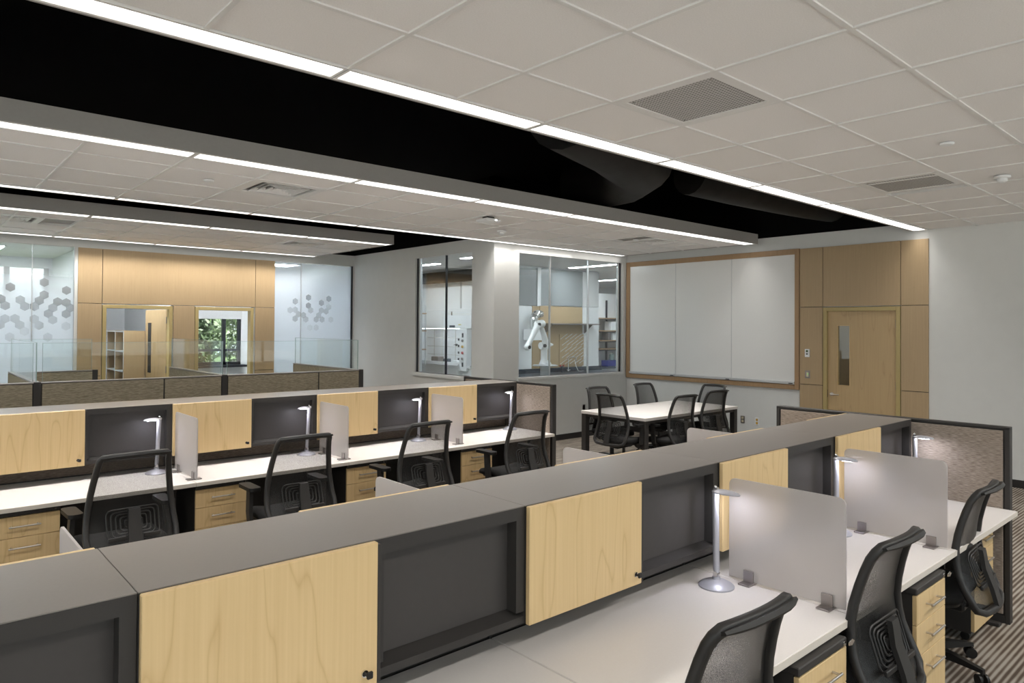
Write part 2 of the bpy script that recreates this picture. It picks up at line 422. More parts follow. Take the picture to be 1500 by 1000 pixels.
# right-hand end wall
DY0, DY1, DZ = 3.605, 4.537, 2.155
g = panel_holes(G(), 'x', XW, XW+.15, Y0, YA+.12, 0, ZP, [(DY0-.06, DY1+.06, 0, DZ+.062)])
wall_right = struct('wall_right', g, M['wall'], 'off-white end wall with whiteboard and maple door')
def wpanel(par, axis, d, a0, a1, z0, z1, t=.02, mat='maple_wall', sgn=-1):
    g = G()
    if axis == 'x': g.box(-t, 0, -(a1-a0)/2, (a1-a0)/2, 0, z1-z0, .0015); o = g.ob('wood_panel', M[mat], par, None, (d, (a0+a1)/2, z0))
    else: g.box(-(a1-a0)/2, (a1-a0)/2, -t, 0, 0, z1-z0, .0015); o = g.ob('wood_panel', M[mat], par, None, ((a0+a1)/2, d, z0))
    return o
gp = .004
for (a0, a1, rows) in ((3.203, 3.545, ((0, 1.076), (1.076, 2.22), (2.22, 3.098))), (3.545, 4.597, ((2.22, 3.098),)), (4.597, 4.945, ((0, 1.076), (1.076, 2.22), (2.22, 3.098)))):
    for (z0, z1) in rows: wpanel(wall_right, 'x', XW, a0+gp, a1-gp, z0+gp, z1-gp)
for (a0, a1, z0, z1) in ((3.21, 3.54, .01, 3.09), (3.54, 4.60, 2.225, 3.09), (4.60, 4.94, .01, 3.09)): box(XW-.005, XW, a0, a1, z0, z1).ob('panel_backing', M['dark'], wall_right)
# corridor behind the maple door
struct('wall_corridor', G().box(12.3, 12.4, 1.5, YA, 0, 3.0).box(XW+.15, 12.4, 1.4, 1.5, 0, 3.0), M['tan'], 'tan corridor wall beyond the maple door')
struct('ceiling_corridor', box(XW+.15, 12.4, 1.4, YA, 3.0, 3.06), M['tile'], 'corridor ceiling beyond the maple door')
t = thing('added_corridor_light', 'ceiling light added to brighten the corridor beyond the maple door', 'light', (11.3, 4.0, 2.99))  # added lamp, so the corridor does not go dark behind the door pane
box(-.3, .3, -.3, .3, 0, .01).ob('housing', M['grid'], t); box(-.27, .27, -.27, .27, -.004, 0).ob('diffuser', M['light_warm'], t)
# other walls of the room
g = panel_holes(G(), 'y', YA, YA+.12, XL, 20, 0, ZP, [(7.47, 10.05, 1.09, 3.085)])
wall_back = struct('wall_back', g, M['wall'], 'off-white wall under and around the wide lab window')
g = panel_holes(G(), 'x', XL, XL+.12, YA+.12, 16.6, 0, ZP, [(8.80, 10.42, 1.09, 3.105)])
wall_side = struct('wall_side', g, M['wall'], 'off-white wall with the tall lab window')
OX0, OX1, QX0, QX1, OZ = 2.539, 3.472, 3.945, 4.845, 2.157
g = panel_holes(G(), 'y', YG, YG+.12, X0, XL, 0, ZP, [(-2.5, 2.10, .02, 3.10), (5.30, 6.92, .02, 3.10), (OX0-.06, OX1+.06, 0, OZ+.07), (QX0-.06, QX1+.06, 0, OZ+.07)])
wall_office = struct('wall_office', g, M['wall'], 'office front wall with glass panes and maple panels')
HS, LS, TS = 2.226, 1.078, 3.10
for (a0, a1, z0, z1) in ((2.139, 2.477, HS, TS), (2.477, 4.93, HS, TS), (4.93, 5.297, HS, TS), (2.139, 2.477, LS, HS), (2.139, 2.477, 0, LS),
                         (3.535, 3.885, 0, HS), (4.93, 5.297, LS, HS), (4.93, 5.297, 0, LS)):
    wpanel(wall_office, 'y', YG, a0+gp, a1-gp, z0+gp, z1-gp)
for (a0, a1, z0, z1) in ((2.145, 2.47, .01, 3.09), (2.47, 4.935, 2.23, 3.09), (4.935, 5.29, .01, 3.09), (3.54, 3.88, .01, 2.22)): box(a0, a1, YG-.005, YG, z0, z1).ob('panel_backing', M['dark'], wall_office)
wl = [(-2.8, .4, .45, 3.0), (.6, 3.8, .45, 3.0), (4.0, 7.2, .45, 3.0), (7.4, 10.6, .45, 3.0)]
struct('wall_left', panel_holes(G(), 'x', X0-.12, X0, Y0, 16.6, 0, ZP, wl), M['wall'], 'unseen off-white outer wall with a band of windows added for daylight')
wf = [(-2.9, .3, .45, 3.0), (.5, 3.7, .45, 3.0), (3.9, 7.1, .45, 3.0), (7.3, 9.9, .45, 3.0)]
struct('wall_front', panel_holes(G(), 'y', Y0-.12, Y0, X0, XW, 0, ZP, wf), M['wall'], 'unseen off-white outer wall with a band of windows added for daylight')
for k, (a, b, p, q) in enumerate(wl+wf):  # unseen windows, added so daylight brightens the ceiling and cabinet fronts
    w = struct('window_%d' % (7+k), None, None, 'unseen wide outer window with a black centre mullion, added for daylight')
    def wb(u0, u1, z0, z1, t0, t1): return box(X0-t1, X0-t0, u0, u1, z0, z1) if k < len(wl) else box(u0, u1, Y0-t1, Y0-t0, z0, z1)
    wb(a, b, p, q, .055, .061).ob('pane', M['glass'], w)
    for (u0, u1, z0, z1) in ((a, a+.05, p, q), (b-.05, b, p, q), ((a+b)/2-.03, (a+b)/2+.03, p, q), (a+.05, b-.05, p, p+.05), (a+.05, b-.05, q-.05, q)): wb(u0, u1, z0, z1, .03, .09).ob('frame', M['winframe'], w)
# baseboards
struct('baseboard_right', G().box(XW-.012, XW, Y0, 3.2, 0, .095).box(XW-.012, XW, 4.95, YA-.012, 0, .095), M['base'], 'black rubber baseboard below the whiteboard wall')
struct('baseboard_back', box(XL, XW-.012, YA-.012, YA, 0, .095), M['base'], 'black rubber baseboard below the lab window')
struct('baseboard_side', box(XL-.012, XL, YA-.012, YG, 0, .095), M['base'], 'black rubber baseboard below the tall lab window')

# ---- lab windows
def pane(name, par, x0, x1, y0, y1, z0, z1, mat): return box(x0, x1, y0, y1, z0, z1).ob(name, M[mat], par)
w1 = struct('window_1', None, None, 'wide lab window of three frameless glass panes')
for a, b in ((7.475, 8.203), (8.213, 9.149), (9.159, 9.953)): pane('pane', w1, a, b, YA+.05, YA+.062, 1.10, 3.08, 'glass_lab')
for a in (8.208, 9.154): box(a-.006, a+.006, YA+.035, YA+.075, 1.09, 3.085).ob('mullion', M['alu'], w1)
box(7.43, 10.06, YA-.03, YA+.12, 1.045, 1.09, .004).ob('sill', M['wall'], w1)
box(9.955, 9.985, YA+.04, YA+.08, 1.09, 3.085).ob('end_channel', M['alu'], w1)
box(9.985, 10.03, YA+.04, YA+.10, 1.09, 3.085).ob('frame', M['winframe'], w1)
w2 = struct('window_2', None, None, 'tall lab window of two frameless panes beside the column')
for a, b in ((8.81, 9.559), (9.569, 10.33)): pane('pane', w2, XL+.05, XL+.062, a, b, 1.10, 3.10, 'glass_lab')
box(XL+.035, XL+.075, 9.558, 9.570, 1.09, 3.105).ob('mullion', M['winframe'], w2)
box(XL-.03, XL+.12, 8.66, 10.46, 1.03, 1.09, .004).ob('sill', M['wall'], w2)
box(XL+.04, XL+.09, 10.335, 10.375, 1.09, 3.105).ob('end_channel', M['alu'], w2)
box(XL+.03, XL+.10, 10.375, 10.418, 1.09, 3.105).ob('frame', M['winframe'], w2)
# ---- office glass with frosted film and hexagons
def hexes(par, lst, r, y):
    P = [(r*cos(pi/6+k*pi/3)*1.0, r*sin(pi/6+k*pi/3)*1.04) for k in range(6)]
    ms = [G().prism(P, -.0006, .0006, 'y').mesh('hexagon', m) for m in M['hex']]
    for (x, z, a) in lst: inst(ms[min(4, int(a*5))], 'hexagon', par, (x, y, z))
def px2w(u, v):     # offsets of the printed pattern on the pane, measured in the pattern's own grid
    return u, v
w3 = struct('window_3', None, None, 'frosted office glass with grey hexagon pattern, beside the open office door')
for a, b in ((-2.5, -.95), (-.94, .32), (.33, 1.551), (1.561, 2.095)): pane('pane', w3, a, b, YG+.04, YG+.052, .03, 3.09, 'film')
box(1.551, 1.561, YG+.03, YG+.06, .02, 3.10).ob('mullion', M['alu'], w3)
box(2.095, 2.135, YG+.01, YG+.10, .02, 3.10).ob('frame', M['alu'], w3)
HEX3 = HEX_LEFT = [(1.29, 2.44, .95), (1.71, 2.53, .95), (2.0, 2.42, .9), (1.71, 2.34, .75), (1.65, 2.25, .6), (1.59, 2.16, .55), (1.175, 2.26, .6), (1.23, 2.165, .5), (1.413, 2.255, .55), (1.47, 2.16, .5),
 (1.885, 2.24, .6), (2.0, 2.23, .6), (1.825, 2.145, .5), (2.055, 2.15, .5), (1.768, 2.055, .42), (2.0, 2.055, .42), (1.23, 1.97, .38), (1.35, 1.975, .38), (1.59, 1.97, .38), (1.825, 1.96, .3),
 (1.17, 1.88, .25), (1.41, 1.88, .25), (1.65, 1.875, .25), (1.29, 1.70, .15), (1.47, 1.785, .15), (2.0, 1.865, .15), (1.765, 1.695, .1)]
hexes(w3, HEX3, .0665, YG+.038)
w4 = struct('window_4', None, None, 'frosted office glass with pale hexagon pattern, in the corner by the tall lab window')
for a, b in ((5.305, 5.827), (5.837, 6.89)): pane('pane', w4, a, b, YG+.04, YG+.052, .03, 3.09, 'film2')
box(5.827, 5.837, YG+.03, YG+.06, .02, 3.10).ob('mullion', M['alu'], w4)
box(6.89, 6.925, YG+.01, YG+.10, .02, 3.10).ob('frame', M['winframe'], w4)
HEX_R = [(5.72, 2.36, .5), (5.985, 2.44, .6), (6.255, 2.345, .5), (6.41, 2.43, .45), (5.985, 2.285, .4), (6.035, 2.195, .35), (5.72, 2.20, .3), (6.41, 2.27, .3), (6.255, 2.195, .3), (6.355, 2.18, .25),
 (5.785, 2.115, .25), (5.885, 2.10, .3), (5.935, 2.02, .25), (5.72, 2.03, .22), (6.20, 2.10, .25), (6.15, 2.02, .22), (6.27, 2.02, .2), (5.62, 2.19, .2), (6.46, 2.02, .15), (6.02, 1.86, .1), (6.15, 1.86, .1)]
hexes(w4, HEX_R, .060, YG+.038)

# ---- doors
def door_frame(par, axis, d0, d1, a0, a1, top, w=.055):
    for (p, q, z0, z1) in ((a0-w, a0, 0, top+w), (a1, a1+w, 0, top+w), (a0, a1, top, top+w)):
        (box(d0, d1, p, q, z0, z1, .003) if axis == 'x' else box(p, q, d0, d1, z0, z1, .003)).ob('frame', M['frame_tan'], par)
def lever(par, base, out, along, mat='nickel'):
    b = Vector(base); o = Vector(out); a = Vector(along)
    G().cyl(b, b+o*.012, .026, 18).cyl(b+o*.01, b+o*.05, .010, 12).tube([b+o*.05, b+o*.052+a*.03, b+o*.05+a*.12], [.010, .010, .008], 10).ob('handle', M[mat], par, 40)
d1 = struct('door_1', None, None, 'closed maple door with narrow vision pane and lever handle')
door_frame(d1, 'x', XW-.024, XW+.12, DY0, DY1, DZ)
g = panel_holes(G(), 'x', 0, .045, 0, DY1-DY0-.006, .006, DZ-.003, [(.62, .782, 1.095, 1.945)])
g.ob('leaf', M['maple_door'], d1, None, (XW+.012, DY0+.003, 0))
yv0, yv1 = DY0+.003+.62, DY0+.003+.782
box(XW+.026, XW+.036, yv0, yv1, 1.095, 1.945).ob('vision_pane', M['glass'], d1)
for (p, q, a, b) in ((yv0-.008, yv0, 1.087, 1.953), (yv1, yv1+.008, 1.087, 1.953), (yv0, yv1, 1.087, 1.095), (yv0, yv1, 1.945, 1.953)):
    box(XW+.006, XW+.022, p, q, a, b).ob('pane_bead', M['maple'], d1)
lever(d1, (XW+.012, DY1-.06, .957), (-1, 0, 0), (0, -1, 0))
for z in (.25, 1.134, 1.975): box(XW-.002, XW+.014, DY0-.004, DY0+.012, z-.057, z+.057, .002).ob('hinge', M['bracket'], d1)
box(XW+.004, XW+.011, DY1-.002, DY1+.004, .91, 1.02).ob('strike_plate', M['dark'], d1)
d2 = struct('door_2', None, None, 'office doorway with its maple door standing open beside a bookcase')
door_frame(d2, 'y', YG-.024, YG+.12, OX0, OX1, OZ)
lf = box(-.927, 0, 0, .045, .006, OZ-.004, .002).ob('leaf', M['maple_door'], d2, None, (OX1-.004, YG+.12, 0)); lf.rotation_euler.z = R(-84)
v = box(-.80, -.66, -.004, .049, 1.05, 1.93).ob('vision_pane', M['dark'], lf)
for z in (.3, 1.134, 1.975): box(OX1-.012, OX1+.004, YG+.105, YG+.128, z-.057, z+.057).ob('hinge', M['bracket'], d2)
d3 = struct('door_3', None, None, 'open office doorway looking through to a garden window')
door_frame(d3, 'y', YG-.024, YG+.12, QX0, QX1, OZ)

# ---- offices behind
g = G().box(2.36, 2.44, YG+.12, 16.5, 0, ZP).box(3.66, 3.74, YG+.12, 16.5, 0, ZP)
struct('wall_partition', g, M['white'], 'white partitions between the offices')
g = panel_holes(G(), 'y', 16.5, 16.65, X0, XL, 0, ZP, [(4.55, 6.12, .98, 2.75), (-2.6, 2.3, 1.0, 3.0)])
struct('wall_outer', g, M['white'], 'outer office wall with windows to the garden')
struct('ceiling_office', box(X0, XL, YG+.12, 16.5, 3.20, 3.26), M['tile'], 'pale tiled ceiling of the offices')
w5 = struct('window_5', None, None, 'black-framed garden window with roller shade')
for (a, b, p, q) in ((4.55, 6.12, .98, 1.05), (4.55, 6.12, 2.70, 2.75), (4.55, 4.62, .98, 2.75), (6.05, 6.12, .98, 2.75), (5.70, 5.775, .98, 2.75), (4.55, 6.12, 1.295, 1.345)):
    box(a, b, 16.52, 16.60, p, q).ob('frame', M['winframe'], w5)
pane('pane', w5, 4.6, 6.07, 16.55, 16.556, 1.03, 2.72, 'glass')
box(4.56, 6.11, 16.42, 16.426, 2.04, 2.76).ob('roller_shade', M['shade'], w5)
box(4.50, 6.20, 16.30, 16.52, .93, .98, .004).ob('sill', M['winframe'], w5)
w6 = struct('window_6', None, None, 'bright outer window of the corner office')
for x in (-1.6, 0, .85, 1.62, 2.27): box(x-.045, x+.045, 16.5, 16.6, 1.0, 3.0).ob('mullion', M['bracket'], w6)
pane('pane', w6, -2.6, 2.3, 16.55, 16.556, 1.0, 3.0, 'glass')
for (x, y) in ((1.1, 14.6), (2.95, 13.2), (5.3, 14.3), (6.2, 14.5), (-1, 14.6)):
    t = thing('office_light', 'recessed square ceiling light inside an office', 'light', (x, y, 3.19), 0, 'office ceiling lights')
    box(-.3, .3, -.3, .3, 0, .012).ob('housing', M['grid'], t); box(-.27, .27, -.27, .27, -.004, 0).ob('diffuser', M['light_cool'], t)
t = thing('bookcase', 'maple cube bookcase with white edges inside the office by the open door', 'bookcase', (3.02, 13.65, 0))
for y in (0, .62, 1.25): box(0, .34, y-.011, y+.011, 0, 1.785).ob('side_panel', M['maple_wall'], t)
for k in range(6): box(.002, .34, .011, 1.239, k*.352, k*.352+.02).ob('shelf', M['white'], t)
box(.325, .34, .011, 1.239, .02, 1.78).ob('back_panel', M['maple_wall'], t)
for y in (0, .62, 1.25): box(-.006, 0, y-.011, y+.011, 0, 1.785).ob('edge_band', M['white'], t)
t = box(3.40, 3.60, 14.75, 15.15, 0, 1.72, .006).ob('file_cabinet', M['char']); tag(t, 'tall black file cabinet behind the bookcase', 'cabinet')
# garden
struct('ground', box(-25, 40, 16.8, 60, -.7, -.6), M['grass'], 'grassy ground outside')
struct('bounce_pavement', G().box(-40, X0-.15, -40, 16.7, -.3, -.2).box(X0-.15, 40, -40, Y0-.15, -.3, -.2), M['paving'], 'unseen pale forecourt added to bounce sunlight indoors')  # added out of view to bounce sunlight up onto the ceiling
def tree(x, y, z, r, h, n, mat, label):
    t = thing('tree', label, 'tree', (x, y, -.6), 0, 'garden trees')
    G().tube([(0, 0, 0), (.05, .02, z*.6), (0, 0, z+.4)], [.12, .09, .04], 8).ob('trunk', M['bark'], t, 40)
    g = G(); rnd = random.Random(int(x*100+y))
    blobs = [(rnd.uniform(-r, r)*.7, rnd.uniform(-r, r)*.5, z+rnd.uniform(-h, h)*.8, rnd.uniform(.4, .75)*r*.8) for _ in range(14)]
    for i in range(n):
        bx, by, bz, br = blobs[i % 14]
        a = rnd.uniform(0, 2*pi); c = rnd.uniform(-1, 1); s_ = math.sqrt(1-c*c); rr = br*(.75+.3*rnd.random())
        p = Vector((bx+rr*s_*cos(a), by+rr*s_*sin(a), bz+rr*c))
        u = Vector((rnd.uniform(-1, 1), rnd.uniform(-1, 1), rnd.uniform(-1, 1))).normalized(); w = u.orthogonal().normalized()
        L = rnd.uniform(.07, .13); q = w*L*.5
        g.add([p-u*L, p+q, p+u*L, p-q], [(0, 1, 2, 3)])
    me = bpy.data.meshes.new('foliage'); me.from_pydata(g.v, [], g.f); me.materials.append(M[mat])
    o = bpy.data.objects.new('foliage', me); COL.objects.link(o); o.parent = t
for (x, y, z, r, h, m, l) in ((6.3, 19.6, 2.4, 1.3, 1.1, 'leaf2', 'pale green bushy garden tree outside the roller-shade window'), (9.6, 22.2, 2.5, 1.6, 1.3, 'leaf', 'deep green garden tree standing behind the pale bushy tree'),
                              (8.3, 19.4, 1.5, .9, .8, 'leaf', 'low dark green shrub beside the pale garden tree'), (6.2, 23.4, 3.0, 1.7, 1.5, 'leaf', 'broad green garden tree beyond the office wall'),
                              (1.2, 24.5, 2.6, 2.0, 1.5, 'leaf2', 'pale green tree outside the corner office window'), (10.2, 26.5, 3.4, 2.2, 1.8, 'leaf2', 'tall pale green tree at the back of the garden')):
    tree(x, y, z, r, h, 5200, m, l)

# ================================================================== CEILINGS
PX = .70
def ceiling(label, gx, x0, x1, y0, y1, ys, lim=None, skip=()):
    """suspended ceiling: a slab above, tiles and grid bars as pieces; ys are the grid lines across"""
    root = struct('ceiling', box(x0+.03, x1-.03, y0+.03, y1-.03, ZC+.03, ZC+.149), M['fascia'], label)
    xs = [gx+PX*k for k in range(-10, 12) if x0+.05 < gx+PX*k < x1-.05]
    xs = [x0]+xs+[x1]
    cache = {}
    for i in range(len(xs)-1):
        for j in range(len(ys)-1):
            a, b, c, d = xs[i], xs[i+1], ys[j], ys[j+1]
            if lim and not lim((a+b)/2, (c+d)/2): continue
            if any(a < sx < b and c < sy < d for (sx, sy) in skip): continue
            k = (round(b-a, 3), round(d-c, 3))
            if k not in cache: cache[k] = G().box(-(b-a)/2+.009, (b-a)/2-.009, -(d-c)/2+.009, (d-c)/2-.009, 0, .02, .003).mesh('ceiling_tile', M['tile'])
            inst(cache[k], 'ceiling_tile', root, ((a+b)/2, (c+d)/2, ZC+.009))
    for x in xs[1:-1]: box(x-.012, x+.012, ys[0], ys[-1], ZC, ZC+.03).ob('grid_bar', M['grid'], root)
    for y in ys[1:-1]: box(xs[0], xs[-1], y-.012, y+.012, ZC+.0006, ZC+.03).ob('grid_bar', M['grid'], root)
    return root
def fascia(root, x0, x1, y0, y1, sides):
    t = .02
    for s in sides:
        {'near': lambda: box(x0, x1, y0, y0+t, ZC, ZC+.15), 'far': lambda: box(x0, x1, y1-t, y1, ZC, ZC+.15), 'end': lambda: box(x1-t, x1, y0+t, y1-t, ZC, ZC+.15)}[s]().ob('fascia', M['fascia'], root)
def strip_row(label, group, joints, y0, y1, dim=1.0, spread=100):
    for a, b in zip(joints[:-1], joints[1:]):
        t = thing('linear_light', label, 'light', ((a+b)/2, (y0+y1)/2, ZC), 0, group)
        L = (b-a)/2-.003; w = (y1-y0)/2
        g = G()
        for (p, q, r_, s_) in ((-L, L, -w, -w+.02), (-L, L, w-.02, w), (-L, -L+.016, -w+.02, w-.02), (L-.016, L, -w+.02, w-.02)): g.box(p, q, r_, s_, -.002, .028)
        g.ob('housing', M['grid'], t)
        box(-L+.016, L-.016, -w+.02, w-.02, .002, .010).ob('diffuser', M['light'], t)
        ld = bpy.data.lights.new('downlight', 'AREA'); ld.shape = 'RECTANGLE'; ld.size = 2*L-.05; ld.size_y = 2*w-.05; ld.energy = STRIP_W*2*L*dim*(.3 if b > 9.5 else 1); ld.spread = R(spread); ld.color = (1, .965, .92)
        lo = bpy.data.objects.new('downlight', ld); COL.objects.link(lo); lo.parent = t; lo.location = (0, 0, -.004)
J = [3.12+1.4*k for k in range(-4, 6)]
# ceiling 1: large ceiling that runs up to the end wall
G1 = [(3.42, 2.3), (6.97, 2.3)]
ys1 = [-.41, -.07, .61, 1.29, 1.97, 2.65, 3.21]
c1 = ceiling('white tiled ceiling running to the end wall above the maple door', 3.12, .32, XW, -.41, 3.40, ys1, None, G1)
G().box(X0, .32, Y0, -.61, ZC, ZC+.15).box(X0, .32, -.41, 3.20, ZC, ZC+.15).ob('plain_field', M['tile'], c1); box(.32, XW, Y0, -.61, ZC, ZC+.15).ob('plain_field', M['tile'], c1)
fascia(c1, .32, XW, 3.2, 3.41, ['far'])
strip_row('linear ceiling light edging the large ceiling, above the black gap by the door', 'light row at the edge of the large ceiling', [j for j in J if j > -1.2]+[], 3.205, 3.39)
strip_row('unseen linear ceiling light added over the aisle to brighten the bench fronts', 'added light row over the aisle', [j for j in J if j > -1.2], -.60, -.415, 1.0, 140)  # out-of-view row, added to light desks and cabinet fronts from above
# ceiling 2
ys2 = [5.76, 6.20, 6.88, 7.56, 8.08]
c2 = ceiling('long suspended ceiling cloud between the two black gaps', 3.12, X0, 9.98, 5.53, 8.245, ys2, lambda x, y: x > -.2, [(2.8, 6.5), (8.7, 6.5)])
box(X0, -.38, 5.75, 8.09, ZC+.004, ZC+.05).ob('plain_field', M['tile'], c2)
fascia(c2, X0, 9.98, 5.53, 8.245, ['near', 'far', 'end'])
strip_row('linear light along the door-side edge of the long ceiling cloud', 'light row on door-side edge of the long cloud', [j for j in J if -1.2 < j < 9.5]+[9.96], 5.55, 5.755)
strip_row('linear light along the window-side edge of the long ceiling cloud', 'light row on window-side edge of the long cloud', [j for j in J if -1.2 < j < 9.5]+[9.96], 8.085, 8.225, .4)
# ceiling 3
ys3 = [9.83, 10.30, 10.98, 11.66, 12.27]
c3 = ceiling('short ceiling cloud above the glass-topped cubicles', 3.17, X0, 5.98, 9.60, 12.46, ys3, lambda x, y: x > -.2, [(1.2, 10.7), (4.9, 10.7)])
fascia(c3, X0, 5.98, 9.60, 12.46, ['near', 'far', 'end'])
J3 = [3.17+1.4*k for k in range(-3, 2)]+[5.97]
strip_row('linear light along the bench-side edge of the short ceiling cloud', 'light row on bench-side edge of the short cloud', J3, 9.62, 9.82)
strip_row('linear light along the office-side edge of the short ceiling cloud', 'light row on office-side edge of the short cloud', J3, 12.275, 12.44)
# ducts in the black gaps
def duct(pts, r, label, m='duct', n=18):
    o = G().tube(pts, r, n).ob('duct', M[m], None, 50); return tag(o, label, 'duct')
duct([(4.2, 4.1, 3.75), (5.2, 4.35, 3.72), (6.0, 4.7, 3.7), (6.5, 5.3, 3.72), (6.7, 6.2, 3.74)], [.36, .37, .36, .34, .34], 'thick black wrapped duct curving over the long ceiling cloud')
duct([(7.0, 4.75, 3.72), (7.8, 4.65, 3.70), (8.8, 4.6, 3.68), (9.5, 4.5, 3.68), (10.1, 4.45, 3.68)], [.25, .26, .24, .25, .24], 'long black flexible duct running to the end wall')
duct([(8.3, 3.85, 3.50), (8.9, 3.78, 3.46), (9.5, 3.72, 3.42), (10.12, 3.66, 3.40)], [.10, .105, .095, .085], 'thin black flexible duct ending at the wall above the maple door')
# grilles, diffusers, devices
def grille(x, y, label):
    t = thing('return_grille', label, 'vent', (x, y, ZC))
    for (p, q, r_, s_) in ((-.345, .345, -.335, -.285), (-.345, .345, .285, .335), (-.345, -.285, -.285, .285), (.285, .345, -.285, .285)): box(p, q, r_, s_, .001, .02).ob('frame', M['grid'], t)
    box(-.285, .285, -.285, .285, .006, .012).ob('perforated_face', M['grille'], t)
    g = G()
    for i in range(26):
        for j in range(26): a = -.27+.0216*i; b = -.27+.0216*j; g.box(a-.0045, a+.0045, b-.0045, b+.0045, .0052, .0062)
    o = g.ob('perforations', M['bracket_dark'], t); o['kind'] = 'stuff'
    for (a, b) in ((-.255, -.255), (.255, .255), (-.255, .255), (.255, -.255)): G().lathe([(0, .001), (.007, .003), (.007, .008)], 10, None, (a, b, 0)).ob('screw', M['chrome'], t)
grille(3.42+.05, 2.31, 'square perforated return air grille near the light edging the large ceiling'); grille(6.97-.15, 2.31, 'square perforated return air grille beside the smoke detector')
def diffuser(x, y, label):
    t = thing('louvred_diffuser', label, 'vent', (x, y, ZC))
    for (p, q, r_, s_) in ((-.345, .345, -.335, -.26), (-.345, .345, .26, .335), (-.345, -.27, -.26, .26), (.27, .345, -.26, .26)): box(p, q, r_, s_, .001, .02).ob('frame', M['grid'], t)
    box(-.27, .27, -.26, .26, .10, .11).ob('throat', M['dark'], t)
    for k in range(1, 5):
        s_ = .27-.055*k; m_ = Matrix.Identity(4)
        g = G()
        for a in range(4):
            rm = Matrix.Rotation(a*pi/2, 4, 'Z')
            g.add([(-s_, -s_, .0), (s_, -s_, .0), (s_-.045, -s_+.045, .05), (-s_+.045, -s_+.045, .05), (-s_, -s_, .004), (s_, -s_, .004), (s_-.045, -s_+.045, .054), (-s_+.045, -s_+.045, .054)], [(0, 1, 2, 3), (4, 5, 6, 7), (0, 1, 5, 4), (2, 3, 7, 6)], rm)
        g.ob('louvre', M['grid'], t)
diffuser(2.78, 6.54, 'square louvred air diffuser near the round recessed disc'); diffuser(8.7, 6.54, 'square louvred air diffuser by the whiteboard end of the long cloud')
diffuser(1.05, 10.64, 'square louvred air diffuser over the frosted corner office glass'); diffuser(4.92, 10.64, 'square louvred air diffuser at the free end of the short cloud')
def disc(x, y, label, r=.045, cat='sprinkler'):
    o = G().lathe([(0, -.012), (r*.8, -.012), (r, -.006), (r, .004)], 20).ob('sprinkler_cover', M['white'], None, 30, (x, y, ZC)); tag(o, label, cat)
disc(5.53, 1.63, 'white round sprinkler cover on the large ceiling'); disc(2.12, 6.54, 'white round sprinkler cover beside the louvred diffuser on the long cloud')
disc(8.24, 6.52, 'white round sprinkler cover near the whiteboard end of the long cloud'); disc(2.2, 11.27, 'white round sprinkler cover on the short cloud')
def smoke(x, y, label):
    t = thing('smoke_detector', label, 'detector', (x, y, ZC))
    G().lathe([(.062, .002), (.062, -.015), (.05, -.022), (.0, -.022)], 22).ob('base', M['white'], t, 30)
    G().lathe([(.038, -.02), (.036, -.045), (.02, -.055), (0, -.055)], 18).ob('sensor_dome', M['white'], t, 30)
smoke(7.04, 1.66, 'round white smoke detector on the large ceiling'); smoke(6.18, 7.19, 'round white smoke detector on the long cloud')
t = thing('wireless_access_point', 'square white wireless access point hung under the long cloud', 'access point', (5.30, 6.41, ZC))
box(-.05, .05, -.05, .05, -.03, 0).ob('bracket', M['dark'], t); box(-.11, .11, -.11, .11, -.06, -.025, .012).ob('body', M['white'], t); box(.02, .04, -.112, -.108, -.048, -.042).ob('indicator', M['light_cool'], t)

# ================================================================== WALL FITTINGS
t = thing('whiteboard', 'wide oak-framed wall whiteboard of three panels', 'whiteboard', (XW, 0, 0))
FY0, FY1, FZ0, FZ1, IY0, IY1, IZ0, IZ1 = 4.947, 8.235, .985, 3.10, 5.015, 8.152, 1.058, 3.017
for (a, b, p, q) in ((FY0, IY0, FZ0, FZ1), (IY1, FY1, FZ0, FZ1), (IY0, IY1, FZ0, IZ0), (IY0, IY1, IZ1, FZ1)): box(-.035, 0, a, b, p, q, .003).ob('frame_rail', M['oak'], t)
for (a, b) in ((IY0, 6.075), (6.079, 7.155), (7.159, IY1)):
    o = box(-.018, -.004, a, b, IZ0+.045, IZ1).ob('board_panel', M['board'], t)
    box(-.05, -.004, a+.002, b-.002, IZ0+.006, IZ0+.045, .003).ob('pen_tray', M['alu'], o)
    box(-.0525, -.049, a+.02, a+.085, IZ0+.012, IZ0+.026).ob('name_tag', M['dark'], o)
for y in (6.077, 7.157): box(-.021, -.004, y-.005, y+.005, IZ0, IZ1).ob('joint_strip', M['alu'], t)
t = thing('thermostat', 'small white wall thermostat on maple panel', 'thermostat', (XW-.02, 4.82, 1.54))
box(-.022, 0, -.035, .035, -.06, .06, .004).ob('body', M['white'], t); box(-.0235, -.021, -.016, .016, .012, .045).ob('display', M['lcd'], t); box(-.025, -.021, -.014, .014, -.022, -.004).ob('button', M['dark'], t)
t = thing('light_switch', 'steel light switch plate with green indicator on maple panel', 'switch', (XW-.02, 4.82, 1.225))
box(-.006, 0, -.037, .037, -.058, .058, .002).ob('plate', M['bracket'], t); box(-.010, -.005, -.016, .016, -.034, .034, .001).ob('rocker', M['ivory'], t); box(-.011, -.009, -.012, -.004, .0, .012).ob('indicator', M['green'], t)
def outlet(loc, axis, label, cols):
    t = thing('wall_outlet', label, 'outlet', loc, 0 if axis == 'x' else -pi/2)
    box(-.006, 0, -.036, .036, -.058, .058, .002).ob('plate', M['bracket' if cols == 'ivory' else 'white'], t)
    for z in (-.026, .026): box(-.010, -.005, -.017, .017, z-.017, z+.017, .003).ob('socket', M[cols], t)
outlet((XW, 5.884, .448), 'x', 'steel wall outlet below the whiteboard', 'ivory'); outlet((XW, 5.637, .441), 'x', 'white wall plate with amber data sockets below the whiteboard', 'amber')
outlet((9.008, YA, .502), 'y', 'steel wall outlet below the lab window', 'ivory')

